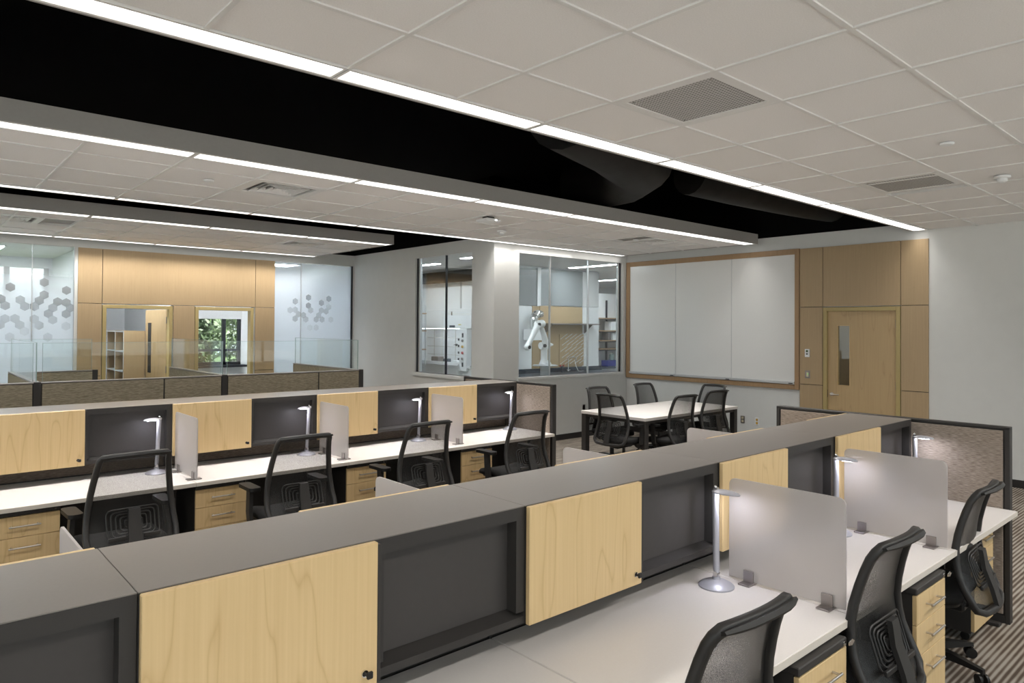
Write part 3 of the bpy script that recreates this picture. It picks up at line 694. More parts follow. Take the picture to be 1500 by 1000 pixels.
# ================================================================== BENCHES
BX0, MW, ZT, ZDK = -.800, 1.238, 1.265, .74
def make_cabinet():
    t = thing('storage_cabinet', 'x', 'cabinet', (0, 0, 0), 0, 'overhead cabinets on the benches')
    H = .215; g = G()
    # front face frame (open half on the right), solid core, rear face
    g.box(.001, 1.237, -H+.055, H-.002, .853, ZT-.0035)
    for (a, b, p, q) in ((.001, .65, .853, ZT-.0035), (.65, 1.237, 1.218, ZT-.0035), (.65, .668, .895, 1.218), (1.20, 1.237, .895, 1.218)): g.box(a, b, -H, -H+.055, p, q)
    g.prism([(-H, .853), (-H+.055, .853), (-H+.055, .897), (-H, .878)], .65, 1.237, 'x')
    g.ob('carcass', M['char'], t)
    box(.668, 1.20, -H+.049, -H+.0548, .897, 1.218).ob('recess_panel', M['char2'], t)
    box(.0008, 1.2372, -H, H, ZT-.0035, ZT, .001).ob('top', M['top'], t)
    for s in (0, 1):
        m_ = Matrix.Identity(4) if not s else Matrix.Translation((MW, 0, 0)) @ Matrix.Rotation(pi, 4, 'Z')
        d = G().box(-.315, .315, -.0105, .0105, 0, .414, .0025).ob('sliding_door', M['maple'], t, None, tuple(m_ @ Vector((.318, -H-.0145, .849))))
        if s: d.rotation_euler.z = pi
        else:
            d['label'] = 'maple sliding door facing the chairs'
            G().cyl((.272, -.0105, .046), (.272, -.017, .046), .0105, 16).ob('lock', M['chrome'], d, 40)
            G().box(.2705, .2735, -.026, -.016, .042, .050).box(.2700, .2895, -.034, -.024, .034, .055, .003).ob('key', M['plastic'], d)
        e = G().box(.634, .646, -H-.022, -H, .853, 1.254, .001, m_).ob('edge_pull', M['char'], t)
    return t
cab0 = make_cabinet()
def make_desk():
    t = thing('desk', 'x', 'desk', (0, 0, 0), 0, 'desks along the benches')
    box(.0015, 1.2365, -.835, -.034, ZDK-.030, ZDK, .003).ob('desktop', M['desk'], t)
    box(.0015, 1.2365, -.838, -.835, ZDK-.029, ZDK-.002).ob('edge_band', M['edge'], t)
    pts = [(1.17, -.70, ZDK-.045), (1.17, -.60, ZDK-.05), (1.17, -.545, ZDK-.075), (1.17, -.515, ZDK-.12), (1.17, -.505, .45), (1.17, -.505, .02)]
    G().tube(pts, 1, prof=[(.018, .02), (-.018, .02), (-.018, -.02), (.018, -.02)], up=(1, 0, 0)).ob('leg', M['char'], t)
    box(1.145, 1.195, -.76, -.10, 0, .022, .004).ob('foot', M['char'], t)
    box(1.14, 1.20, -.78, -.05, ZDK-.046, ZDK-.031).ob('support_rail', M['char'], t)
    return t
desk0 = make_desk()
def make_pedestal():
    t = thing('drawer_pedestal', 'x', 'drawer unit', (0, 0, 0), 0, 'maple drawer pedestals under the desks')
    w = .39
    box(.004, w-.004, .022, .50, .055, .672).ob('body', M['char'], t)
    box(0, w, 0, .505, .672, .704, .004).ob('lid', M['char'], t)
    for (a, b) in ((.535, .668), (.385, .532), (.07, .382)):
        d = G().box(-w/2+.002, w/2-.002, 0, .02, 0, b-a, .0015).ob('drawer_front', M['maple'], t, None, (w/2, .001, a))
        zc = (b-a)-.06
        g = G().cyl((-.085, -.03, zc), (.085, -.03, zc), .0055, 10).cyl((-.07, -.03, zc), (-.07, .001, zc), .005, 8).cyl((.07, -.03, zc), (.07, .001, zc), .005, 8)
        g.ob('handle', M['nickel'], d, 40)
    G().cyl((w-.03, .0, .688), (w-.03, -.006, .688), .008, 12).ob('lock', M['chrome'], t, 40)
    for (x, y) in ((.04, .06), (w-.04, .06), (.04, .45), (w-.04, .45)): G().cyl((x-.012, y, .027), (x+.012, y, .027), .026, 14).box(x-.01, x+.01, y-.01, y+.01, .04, .056).ob('caster', M['plastic'], t, 40)
    return t
ped0 = make_pedestal()
def make_lamp():
    t = thing('desk_lamp', 'x', 'lamp', (0, 0, 0), 0, 'silver desk lamps')
    G().lathe([(.078, 0), (.079, .006), (.07, .014), (.045, .026), (.018, .033), (.017, .045), (0, .045)], 32).ob('base', M['silver'], t, 40)
    G().cyl((-.014, 0, .058), (.014, 0, .058), .011, 16).box(-.006, .006, -.006, .006, .04, .075).ob('pivot', M['chrome'], t, 40)
    top = Vector((.012, .012, .418))
    G().tube([(0, 0, .06), (.002, .001, .075), top], [.0105, .0145, .0145], 16).ob('pole', M['silver'], t, 40)
    G().cyl((-.004+top.x, top.y, top.z+.008), (.018+top.x, top.y, top.z+.008), .012, 14).ball((top.x, top.y, top.z+.022), .007, 10).ob('knuckle', M['chrome'], t, 40)
    # oval head pointing along -Y from the pole top
    P = []
    for i in range(24):
        a = 2*pi*i/24; y = -.052+.068*cos(a); wv = .031*(1-.25*cos(a)*-1); P.append((wv*sin(a), y))
    g = G(); n = len(P)
    lay = [(.93, -.006), (1.0, -.001), (.85, .006), (.45, .011)]
    vs = []; fs = []
    for (s_, z) in lay: vs += [(p[0]*s_, -.052+(p[1]+.052)*s_, z) for p in P]
    for k in range(3): fs += [[k*n+i, k*n+(i+1) % n, (k+1)*n+(i+1) % n, (k+1)*n+i] for i in range(n)]
    fs += [list(range(n))[::-1], list(range(3*n, 4*n))]
    h = g.add(vs, fs, Matrix.Translation(top+Vector((0, 0, .004)))).ob('head', M['silver'], t, 50)
    G().prism([(p[0]*.7, -.056+(p[1]+.052)*.62) for p in P], -.0075, -.0062, 'z', Matrix.Translation(top+Vector((0, 0, .004)))).ob('led_panel', M['led'], h)
    return t
lamp0 = make_lamp()
def make_divider():
    t = thing('desk_divider', 'x', 'divider', (0, 0, 0), 0, 'frosted desk dividers')
    # pane in the YZ plane; y from 0 (user side) to .53, z from .012 to .47 above the desk
    P = rrect(.53, .452, .03, 5, .265, .238, (1, 1, 0, 0))
    G().prism(P, -.004, .004, 'x').ob('acrylic_pane', M['frost'], t)
    for y in (.075, .43):
        g = G().box(-.052, .052, y-.028, y+.028, 0, .008, .002).box(-.0105, -.0045, y-.024, y+.024, .003, .058, .001).box(.0045, .0105, y-.024, y+.024, .003, .058, .001)
        g.ob('bracket', M['bracket'], t)
    return t
div0 = make_divider()
def end_panel(x, yc, label):
    t = thing('end_panel', label, 'panel', (x, yc, 0))
    for y in (-.795, .765): box(-.03, .03, y, y+.03, .0, ZT-.003, .003).ob('post', M['char'], t)
    box(-.03, .03, -.795, .795, ZT-.014, ZT+.004, .003).ob('cap', M['char'], t)
    box(-.03, .03, -.765, .765, .0, .05, .002).ob('base_rail', M['char'], t)
    for s in (-1, 1): 
        for (a, b) in ((-.757, -.002), (.002, .757)): box(s*.022, s*.034, a, b, .06, ZT-.022, .003).ob('fabric_panel', M['fab'], t)
    box(-.02, .02, -.765, .765, .05, ZT-.014).ob('core', M['char'], t)
    return t
def spine(yc, x1, label):
    t = thing('spine_panel', label, 'panel', (0, yc, 0))
    box(BX0, x1, -.022, .022, .03, .8525).ob('core', M['char'], t)
    for i in range(5):
        a = BX0+MW*i
        for s in (-1, 1): box(a+.006, a+MW-.006, s*.022, s*.031, ZDK+.008, .849, .002).ob('fabric_strip', M['fab_dk'], t)
        box(a+.01, a+MW-.01, -.03, -.022, .04, ZDK-.05).ob('modesty_panel', M['char'], t)
        P = [(.09*cos(pi+pi*i_/12), .035*sin(pi+pi*i_/12)) for i_ in range(13)]
        G().prism(P, -.036, -.031, 'y', Matrix.Translation((a+.47, 0, .849))).ob('cable_grommet', M['char2'], t)
    for i in range(6): box(BX0+MW*i-(.012 if i == 5 else .006), BX0+MW*i+(0 if i == 5 else .006), -.032, .032, 0, .85).ob('joint_post', M['char'], t)
    return t
YB1, YB2 = 2.03, 6.20
ORD = ['fifth', 'fourth', 'third', 'second', 'first']
BN = {1: 'door-side bench', 2: 'cubicle-side bench'}
used = {}
def put(proto, loc, rz, label):
    if proto.name not in used:
        used[proto.name] = 1; proto.location = loc; proto.rotation_euler.z = rz; proto['label'] = label; return proto
    return dup(proto, loc, rz, label)
XE = BX0+5*MW        # 5.39
for b, yc in ((1, YB1), (2, YB2)):
    spine(yc, XE, 'low dark fabric spine panel running the length of the %s' % BN[b])
    end_panel(XE+.0365, yc, 'tall taupe fabric end panel closing the %s' % BN[b])
    for i in range(5):
        x = BX0+MW*i
        put(cab0, (x, yc, 0), 0, 'charcoal cabinet with maple sliding door on the %s, %s from its end panel' % (BN[b], ORD[i]))
        put(desk0, (x, yc, 0), 0, 'off-white desk on the chair side of the %s, %s from its end panel' % (BN[b], ORD[i]))
        put(desk0, (x+MW, yc, 0), pi, 'off-white desk behind the %s cabinets, %s from its end panel' % (BN[b], ORD[i]))
# pedestals
for i, x, y in ((2, 2.39, 1.165), (3, 3.53, 1.165), (4, 4.90, 1.30)): put(ped0, (x, y, 0), 0, 'maple drawer pedestal under the %s desk, %s from its end panel' % (BN[1], ORD[i]))
for i in (1, 2, 3, 4): put(ped0, (BX0+MW*i+.012, 5.42, 0), 0, 'maple drawer pedestal under the %s desk, %s from its end panel' % (BN[2], ORD[i]))
# key fobs hanging on the pedestal locks of the door-side bench
for i, x in ((2, 2.39), (3, 3.53)):
    P = [(0, .006), (.03, .012), (.05, .0), (.03, -.012), (0, -.006)]
    o = G().prism(P, -.0012, .0012, 'y').ob('key', M['chrome'], None, None, (x+.368, 1.148, .688)); tag(o, 'steel key in the lock of the door-side bench pedestal, %s from end panel' % ORD[i], 'key')
# lamps
for i, (x, y) in ((2, (2.775, 1.735)), (3, (4.01, 1.735)), (4, (5.24, 1.735))): put(lamp0, (x, y, ZDK), R(4), 'silver desk lamp on the %s, %s desk from its end panel' % (BN[1], ORD[i]))
for i, (x, y) in ((1, (1.545, 5.90)), (2, (2.785, 5.90)), (3, (3.985, 5.905)), (4, (5.225, 5.91))): put(lamp0, (x, y, ZDK), R(-80), 'silver desk lamp on the %s, %s desk from its end panel' % (BN[2], ORD[i]))
# dividers
for i in (3, 4): put(div0, (BX0+MW*i+.003, 1.225, ZDK), 0, 'frosted acrylic divider on the %s, chair side, %s joint from its end panel' % (BN[1], ('second', 'first')[i-3]))
for i in (1, 2, 3, 4): put(div0, (BX0+MW*i+.003, YB1+.80, ZDK), pi, 'frosted acrylic divider behind the %s cabinets, %s joint from its end panel' % (BN[1], ('fourth', 'third', 'second', 'first')[i-1]))
for i in (2, 3, 4): put(div0, (BX0+MW*i+.02, 5.415, ZDK), 0, 'frosted acrylic divider on the %s, %s desk joint from its end panel' % (BN[2], ('third', 'second', 'first')[i-2]))

# ================================================================== CHAIRS
def back_profile(z):
    K = [(.43, -.335), (.47, -.328), (.55, -.288), (.64, -.250), (.74, -.238), (.84, -.248), (.94, -.272), (1.00, -.292), (1.035, -.312), (1.06, -.335)]
    for (a, ya), (b, yb) in zip(K[:-1], K[1:]):
        if z <= b: s = max(0, (z-a)/(b-a)); return ya+(yb-ya)*s
    return K[-1][1]
def back_half(z):
    K = [(.43, .215), (.47, .248), (.55, .258), (.68, .246), (.82, .228), (.95, .209), (1.03, .197), (1.06, .188)]
    for (a, ya), (b, yb) in zip(K[:-1], K[1:]):
        if z <= b: s = max(0, (z-a)/(b-a)); return ya+(yb-ya)*s
    return K[-1][1]
def dish(x, z): return -.035*(x/.25)**2*-1     # sides wrap forward
def make_chair():
    t = thing('office_chair', 'x', 'chair', (0, 0, 0), 0, 'black mesh task chairs')
    zs = [.445, .47, .51, .56, .62, .68, .75, .82, .89, .95, 1.0, 1.03]
    loop = []
    bz = .43
    for i in range(9): u = -1+2*i/8; loop.append((u*.185, back_profile(bz)+dish(u*.185, bz)-.012, bz-.006*(1-abs(u))))
    for z in zs: loop.append((back_half(z), back_profile(z)+dish(back_half(z), z), z))
    for i in range(9): u = 1-2*i/8; loop.append((u*.182, back_profile(1.052)+dish(u*.2, 1.05), 1.052+.006*(1-u*u)))
    for z in zs[::-1]: loop.append((-back_half(z), back_profile(z)+dish(back_half(z), z), z))
    prof = [(.020, .011), (.012, .017), (-.012, .017), (-.020, .011), (-.020, -.011), (-.012, -.017), (.012, -.017), (.020, -.011)]
    G().tube(loop, 1, closed=True, prof=[(a*.85, b) for a, b in prof], up=(0, 1, 0)).ob('back_frame', M['plastic2'], t, 50)
    # flared top rail
    rail = [(u*.200, back_profile(1.055)+dish(u*.21, 1)-.012, 1.050+.008*(1-u*u)) for u in [-1, -.75, -.5, -.25, 0, .25, .5, .75, 1]]
    G().tube(rail, [.55, .85, 1, 1, 1, 1, 1, .85, .55], prof=[(.030, .006), (.024, .013), (-.020, .012), (-.020, -.008), (.024, -.009)], up=(0, -1, .35)).ob('top_rail', M['plastic'], t, 50)
    # mesh
    g = G(); nx, nz = 12, 16; vs = []; fs = []
    for j in range(nz+1):
        z = .437+(1.048-.437)*j/nz; h = back_half(z)-.004
        for i in range(nx+1): x = h*(-1+2*i/nx); vs.append((x, back_profile(z)+dish(x, z)+.006, z))
    for j in range(nz):
        for i in range(nx): a = j*(nx+1)+i; fs.append([a, a+1, a+nx+2, a+nx+1])
    g.add(vs, fs).ob('mesh_back', M['mesh'], t, 60)
    # lumbar pad: nested ribs behind the mesh
    g = G()
    for k in range(5):
        w, h = .30-.05*k, .175-.031*k
        P = rrect(w, h, .03-.004*k, 3, 0, .625)
        g.tube([(x, back_profile(z)+dish(x, z)-.014, z) for x, z in P], .0045, 6, closed=True)
    for s in (-1, 1): g.box(s*.05, s*.15, back_profile(.54)-.022, back_profile(.54)-.006, .532, .556, .003)
    g.box(-.05, .05, back_profile(.625)-.02, back_profile(.625)-.008, .60, .645)
    g.ob('lumbar_support', M['plastic2'], t, 40)
    # central spine
    sp = [(.39, -.18, .045), (.40, -.30, .044), (.44, -.352, .043), (.52, -.330, .041), (.62, -.292, .037), (.70, -.280, .034), (.715, -.276, .033)]
    vs = []; fs = []
    for (z, y, w) in sp: vs += [(-w, y-.012, z), (w, y-.012, z), (w, y+.010, z), (-w, y+.010, z)]
    for i in range(len(sp)-1):
        for q in range(4): fs.append([i*4+q, i*4+(q+1) % 4, (i+1)*4+(q+1) % 4, (i+1)*4+q])
    fs += [[3, 2, 1, 0], [len(sp)*4-4+q for q in range(4)]]
    G().add(vs, fs).ob('back_spine', M['plastic2'], t, 30)
    # seat
    P = rrect(.48, .47, .09, 6, 0, .015)
    g = G(); n = len(P); vs = []; fs = []
    for (s_, z) in ((.93, .432), (1.0, .45), (1.0, .475), (.95, .492), (.8, .5), (.3, .497)):
        for (x, y) in P: vs.append((x*s_, .015+(y-.015)*s_, z-(.03*max(0, (y-.14)/.11)**2 if z > .44 else 0)))
    for k in range(5): fs += [[k*n+i, k*n+(i+1) % n, (k+1)*n+(i+1) % n, (k+1)*n+i] for i in range(n)]
    fs += [list(range(n))[::-1], list(range(5*n, 6*n))]
    g.add(vs, fs).ob('seat_cushion', M['seat'], t, 60)
    G().prism(rrect(.42, .42, .08, 5, 0, .01), .415, .434, 'z').box(-.07, .07, -.21, .10, .362, .416, .012).ob('seat_pan', M['plastic'], t, 40)
    # arms
    for s in (-1, 1):
        pts = [(s*.17, .02, .405), (s*.245, .0, .40), (s*.285, -.005, .43), (s*.29, .0, .50), (s*.275, .03, .655)]
        a = G().tube(pts, 1, prof=[(.014, .03), (-.014, .03), (-.014, -.03), (.014, -.03)], up=(s, 0, .2)).ob('armrest', M['plastic2'], t, 40)
        G().prism(rrect(.085, .25, .03, 4, s*.272, .045), .656, .682, 'z').ob('arm_pad', M['plastic'], a, 40)
    # base
    G().lathe([(.0, .06), (.045, .06), (.048, .10), (.03, .125), (.03, .25), (.02, .252), (.02, .365), (0, .365)], 20).ob('gas_cylinder', M['plastic'], t, 40)
    for k in range(5):
        a = 2*pi*k/5+.35; c, s = cos(a), sin(a); e = Vector((c, s, 0)); w = Vector((-s, c, 0))
        vs = []
        for (r_, hw, zb, zt) in ((.03, .030, .07, .118), (.17, .024, .072, .108), (.30, .017, .068, .088), (.315, .015, .06, .085)):
            for (q, z) in ((-hw, zb), (hw, zb), (hw*.8, zt), (-hw*.8, zt)): vs.append(tuple(e*r_+w*q+Vector((0, 0, z))))
        fs = []
        for i in range(3):
            for q in range(4): fs.append([i*4+q, i*4+(q+1) % 4, (i+1)*4+(q+1) % 4, (i+1)*4+q])
        fs += [[3, 2, 1, 0], [12, 13, 14, 15]]
        l = G().add(vs, fs).ob('base_leg', M['plastic'], t)
        p = e*.305; d = Vector((cos(a+1.1), sin(a+1.1), 0)); g = G()
        for sd in (-1, 1): q = p+d*.012*sd; g.cyl(tuple(q+Vector((0, 0, .029))), tuple(q+d*.014*sd+Vector((0, 0, .029))), .029, 16)
        g.cyl(tuple(p+Vector((0, 0, .03))), tuple(p+Vector((0, 0, .075))), .008, 8)
        g.ob('caster', M['plastic'], l, 40)
    return t
chair0 = make_chair()
LOW = {'gas_cylinder', 'base_leg'}
def put_chair(x, y, rz, dz, label, base_rot=0):
    c = put(chair0, (x, y, 0), rz, label)
    for ch in c.children:
        k = ch.name.split('.')[0]
        if k not in LOW: ch.location.z = dz
        elif k == 'base_leg': ch.rotation_euler.z = base_rot
    return c
CH = [(1.965, 1.395, R(-1), -.015, 'black mesh task chair at the door-side bench, third desk from its end panel', .1),
      (3.105, 1.395, R(0), -.015, 'black mesh task chair at the door-side bench, second desk from its end panel', .6),
      (4.44, 1.425, R(3), -.01, 'black mesh task chair at the door-side bench, first desk from its end panel', .32),
      (1.135, 5.13, R(2), .03, 'black mesh task chair at the cubicle-side bench, fourth desk from its end panel', .2),
      (2.26, 5.11, R(0), .03, 'black mesh task chair at the cubicle-side bench, third desk from its end panel', .9),
      (3.355, 5.10, R(1), .035, 'black mesh task chair at the cubicle-side bench, second desk from its end panel', .9),
      (4.52, 5.10, R(0), .035, 'black mesh task chair at the cubicle-side bench, first desk from its end panel', .9),
      (7.17, 5.86, R(-90), -.02, 'black mesh chair at the meeting table end away from the whiteboard', .2),
      (7.62, 6.44, R(176), -.03, 'black mesh chair on the lab-window side of the meeting table, beside the end chair', .4),
      (8.72, 6.45, R(180), -.03, 'black mesh chair on the lab-window side of the meeting table, toward the whiteboard', .1),
      (7.68, 5.53, R(-4), -.03, 'black mesh chair on the bench side of the meeting table, beside the end chair', .7),
      (8.64, 5.66, R(-6), -.03, 'black mesh chair on the bench side of the meeting table, toward the whiteboard', .3),
      (9.27, 6.05, R(86), -.05, 'black mesh chair at the meeting table end by the whiteboard', .5)]
for a in CH: put_chair(*a)

# ================================================================== MEETING TABLE
t = thing('meeting_table', 'long meeting table with pale top and square charcoal legs', 'table', (7.19, 5.53, 0))
box(0, 2.22, 0, 1.11, .70, ZDK, .003).ob('tabletop', M['desk'], t)
for (x, y) in ((.005, .005), (2.135, .005), (.005, 1.025), (2.135, 1.025)): box(x, x+.08, y, y+.08, 0, .70, .004).ob('leg', M['char'], t)
for (a, b, c, d) in ((.085, 2.135, .02, .05), (.085, 2.135, 1.06, 1.09), (.02, .05, .085, 1.025), (2.17, 2.20, .085, 1.025)): box(a, b, c, d, .66, .70).ob('apron', M['char'], t)

# ================================================================== CUBICLES BY THE OFFICES
def part_panel(label, axis, d, a0, a1, seams, ends, glass_=True, glz=1.687, ga=None):
    """low fabric partition with dark cap, posts at both ends and a clear glass screen on top"""
    t = thing('cubicle_partition', label, 'partition', (0, 0, 0))
    def bx(a, b, p, q, z0, z1, bev=0): return box(a, b, d+p, d+q, z0, z1, bev) if axis == 'x' else box(d+p, d+q, a, b, z0, z1, bev)
    bx(a0, a1, -.02, .02, .03, ZT-.012).ob('core', M['char'], t)
    bx(a0, a1, -.034, .034, ZT-.014, ZT, .003).ob('cap', M['bracket'], t)
    bx(a0, a1, -.03, .03, 0, .05).ob('base_rail', M['char'], t)
    cuts = [a0]+list(seams)+[a1]
    for a, b in zip(cuts[:-1], cuts[1:]):
        for s in (-1, 1): bx(a+.008, b-.008, min(s*.02, s*.033), max(s*.02, s*.033), .06, ZT-.02, .003).ob('fabric_panel', M['fab_cub'], t)
    for e in ends: bx(e-.034, e+.034, -.036, .036, 0, ZT+.001, .002).ob('post', M['char'], t)
    if glass_:
        for (a, b) in (ga or [(a0+.02, a1-.02)]):
            p = bx(a, b, -.005, .005, ZT+.001, glz).ob('glass_screen', M['glass_green'], t)
            bx(a, b, -.0052, .0052, glz, glz+.003).ob('polished_edge', M['glass_edge'], p)
            for e in (a, b): bx(e-.003 if e == a else e, e if e == a else e+.003, -.0052, .0052, ZT+.001, glz+.003).ob('polished_edge', M['glass_edge'], p)
    return t
YC = 9.06
part_panel('long beige cubicle partition with glass screens facing the benches', 'x', YC, -.80, 5.06, (-.75, 1.17-.036, 1.17+.036, 2.44, 3.15-.036, 3.15+.036, 4.43), (1.17, 3.15, 5.09), True, 1.687, [(-.7, 1.13), (1.22, 3.11), (3.19, 5.05)])
part_panel('beige cubicle side partition with glass, opposite the corner office glass', 'y', 1.17, YC+.04, 11.3, (), (), True, 1.69)
part_panel('beige cubicle side partition with glass, opposite the panel between office doors', 'y', 3.15, YC+.04, 11.3, (), (), True, 1.69)
part_panel('beige cubicle end partition with glass, by the tall lab window wall', 'y', 5.08, YC+.04, 11.25, (), (), True, 1.69)
part_panel('short beige cubicle return in front of the frosted corner office glass', 'x', 11.1, 1.22, 2.08, (), (2.10,), True, 1.69)

# ================================================================== LABORATORY
struct('ceiling_lab', box(XL+.12, 20, YA+.12, 16.6, 3.22, 3.28), M['tile'], 'pale laboratory ceiling')
struct('wall_lab_outer', G().box(18, 18.1, YA+.12, 16.6, 0, 3.22).box(XL+.12, 18, 16.5, 16.6, 0, 3.22), M['white'], 'white laboratory walls')
for (x, y, l) in ((8.2, 9.6, 'near the tall lab window'), (8.5, 13.0, 'in front of the fume hood'), (11.2, 9.6, 'above the robot arm'), (14.5, 10, 'over the white lab panel'), (14.8, 12.6, 'by the laboratory shelves'), (11.5, 13.5, 'behind the drying rack wall')):
    t = thing('lab_light', 'linear laboratory ceiling light %s' % l, 'light', (x, y, 3.21), 0)
    box(-.09, .09, -1.1, 1.1, 0, .01).ob('housing', M['grid'], t); box(-.07, .07, -1.08, 1.08, -.004, 0).ob('diffuser', M['light_cool'], t)
g = box(XL+.5, 10.5, 12.6, 13.3, 2.75, 2.76); 
duct([(9.5, 11.3, 3.05), (9.55, 12.4, 3.04), (9.55, 14.0, 3.04), (9.55, 16.3, 3.05)], .13, 'dark laboratory duct under the ceiling by the fume hood', 'black')
# fume hood (front at x = 9.8, facing the tall window)
t = thing('fume_hood', 'large white laboratory fume hood with control column', 'fume hood', (9.8, 13.4, 0))
box(0, .9, -1.0, 1.6, 2.30, 3.15, .004).ob('upper_enclosure', M['white'], t)
box(-.01, .01, -.60, -.55, 2.32, 3.13).ob('joint_strip', M['alu'], t)
hd = box(-.03, .9, -1.0, 1.6, 1.855, 2.30, .006).ob('header', M['white'], t)
G().prism(rrect(.22, .05, .02, 4, -.29, 1.905), -.036, -.03, 'x').ob('name_plate', M['counter'], hd)
box(-.034, -.03, -.63, -.52, 1.935, 1.955).ob('sticker', M['yellow'], hd); box(-.036, -.03, -.285, -.245, 2.16, 2.25).ob('monitor', M['bracket'], hd)
cc = box(-.06, .9, -.87, -.60, .88, 1.855, .006).ob('control_column', M['white'], t)
for k, (z, m) in enumerate(((1.70, 'dark'), (1.575, 'bracket'), (1.44, 'amber'), (1.30, 'red'), (1.165, 'bracket'), (1.03, 'dark'))):
    if k in (0, 5): box(-.066, -.058, -.76, -.70, z-.05, z+.05, .003).ob('outlet', M[m], cc)
    else: G().cyl((-.058, -.73, z), (-.085, -.73, z), .03, 14).ob('valve_knob', M[m], cc, 40)
for z in (1.60, 1.45, 1.30, 1.15): box(-.05, -.02, -.58, -.53, z-.025, z+.025, .003).ob('outlet', M['dark'], cc)
box(.3, .5, -.5, 1.5, 1.84, 1.854).ob('hood_lamp', M['hood_lamp'], t)
box(.82, .9, -.60, 1.6, .95, 1.855).ob('back_liner', M['white'], t)
box(-.05, .9, -1.0, 1.6, .955, 1.0, .004).ob('work_surface', M['white'], t)
G().prism([(-.12, 1.0), (-.04, 1.07), (-.02, 1.07), (-.03, 1.0)], -.6, 1.6, 'y').ob('airfoil_sill', M['alu'], t)
box(0, .85, -1.0, 1.6, .06, .95, .003).ob('base_cabinet', M['white'], t)
for y in (.35, .8, 1.25): G().cyl((.55, y, 1.0), (.55, y, 1.85), .008, 8).ob('lattice_rod', M['nickel'], t, 40)
for y in (-.35, -.1, .1): G().cyl((.5, y, 1.0), (.5, y, 1.85), .006, 8).ob('lattice_rod', M['nickel'], t, 40)
for z in (1.2, 1.4, 1.62): G().cyl((.52, -.5, z), (.52, 1.5, z), .006, 8).ob('lattice_rod', M['nickel'], t, 40)
for (y, z, l) in ((.0, 1.55, 'upper'), (-.22, 1.34, 'middle'), (.22, 1.45, 'far')):
    o = G().tube([(0, -.10, 0), (0, .0, .01), (0, .11, .0)], [.008, .012, .006], 8).box(-.02, .02, -.02, .02, -.025, .03, .004).ob('rod_clamp', M['dark'], None, None, (10.28, 13.4+y, z)); tag(o, 'dark %s rod clamp on the fume hood lattice' % l, 'clamp')
o = box(-.12, .12, -.10, .10, 0, .10, .01).ob('stirrer_hotplate', M['white'], None, None, (10.05, 13.25, 1.0)); tag(o, 'white hotplate on the fume hood work surface', 'hotplate')
o = box(-.08, .08, -.06, .06, 0, .13, .01).ob('power_supply', M['counter'], None, None, (10.0, 13.62, 1.0)); tag(o, 'small dark instrument box inside the fume hood', 'instrument')
o = box(-.10, .10, -.14, .14, 0, .16, .012).ob('vacuum_pump', M['bracket'], None, None, (10.1, 14.15, 1.0)); tag(o, 'grey pump on the fume hood surface below the shelves', 'pump')
# wall shelf unit at the left of the lab view
t = thing('wall_shelf', 'steel wall shelves with brown boards near the tall lab window', 'shelf', (9.45, 13.55, 0))
for z in (2.19, 1.78, 1.34): box(-.28, .0, .15, 1.1, z, z+.03, .003).ob('shelf_board', M['oak'], t)
for y in (.18, 1.05): box(-.02, .0, y-.015, y+.015, 1.0, 2.4).ob('upright', M['alu'], t)
o = box(-.06, .06, -.09, .09, 0, .06, .004).ob('dark_box', M['dark'], None, None, (9.30, 14.2, 2.22)); tag(o, 'small black box on the top brown wall shelf', 'box')
o = box(-.07, .07, -.16, .16, 0, .10, .01).ob('dark_instrument', M['dark'], None, None, (9.31, 14.2, 1.37)); tag(o, 'low black instrument on the bottom brown wall shelf', 'instrument')
# drying-rack wall seen through the wide window (front at y = 11)
LW = 11.0
struct('wall_lab_partition', box(9.3, 12.5, LW+.02, LW+.14, 0, 3.22), M['white'], 'white laboratory partition behind the robot')
def lp(name, label, cat, a, b, z0, z1, mat, t=.02): return tag(box(-(b-a)/2, (b-a)/2, -t, .018, 0, z1-z0, .002).ob(name, M[mat], None, None, ((a+b)/2, LW, z0)), label, cat)
lp('grey_panel', 'large smoky grey back-painted panel above the drying rack', 'panel', 10.575, 11.91, 2.375, 3.19, 'grey_lab'); lp('grey_panel', 'narrow smoky grey panel above the steel duct elbow', 'panel', 9.4, 10.46, 2.36, 3.15, 'grey_lab')
lp('corner_trim', 'slim white vertical trim between the smoky grey panels', 'trim', 10.465, 10.57, 2.36, 3.19, 'white', .04)
lp('maple_backing', 'broad maple backing panel behind the drying rack', 'panel', 10.56, 11.92, .92, 2.365, 'maple_wall'); lp('maple_backing', 'slim maple strip beside the steel duct elbow', 'panel', 10.33, 10.55, .92, 2.355, 'maple_wall')
lp('white_panel', 'tall white panel beside the drying rack', 'panel', 11.93, 12.49, .92, 2.37, 'white'); lp('white_panel', 'white panel behind the robot elbow', 'panel', 9.4, 10.32, .92, 2.35, 'white')
lp('glazed_panel', 'pale glazed panel above the tall white panel', 'panel', 11.93, 12.49, 2.38, 3.19, 'shade')
t = thing('lab_counter', 'dark epoxy laboratory counter with backsplash below the drying rack', 'counter', (9.4, LW-.02, 0))
box(0, 3.1, -.72, 0, .87, .905, .004).ob('worktop', M['counter'], t); box(0, 3.1, -.04, 0, .905, 1.0, .003).ob('backsplash', M['counter'], t); box(.02, 3.08, -.66, -.02, .08, .87).ob('base_cabinet', M['white'], t)
t = thing('drying_rack', 'maple pegboard drying rack with slanted white pegs', 'drying rack', (11.55, LW-.022, 1.02))
box(-.40, .40, -.02, 0, 0, .72, .004).ob('pegboard', M['maple_wall'], t)
me = G().cyl((0, 0, 0), (.11, -.10, .11), .006, 8).ball((0, -.002, 0), .011, 8).mesh('peg', M['white'], 40)
for i in range(5):
    for j in range(5): inst(me, 'peg', t, (-.36+.155*i+(.05 if j % 2 else 0), -.02, .06+.14*j))
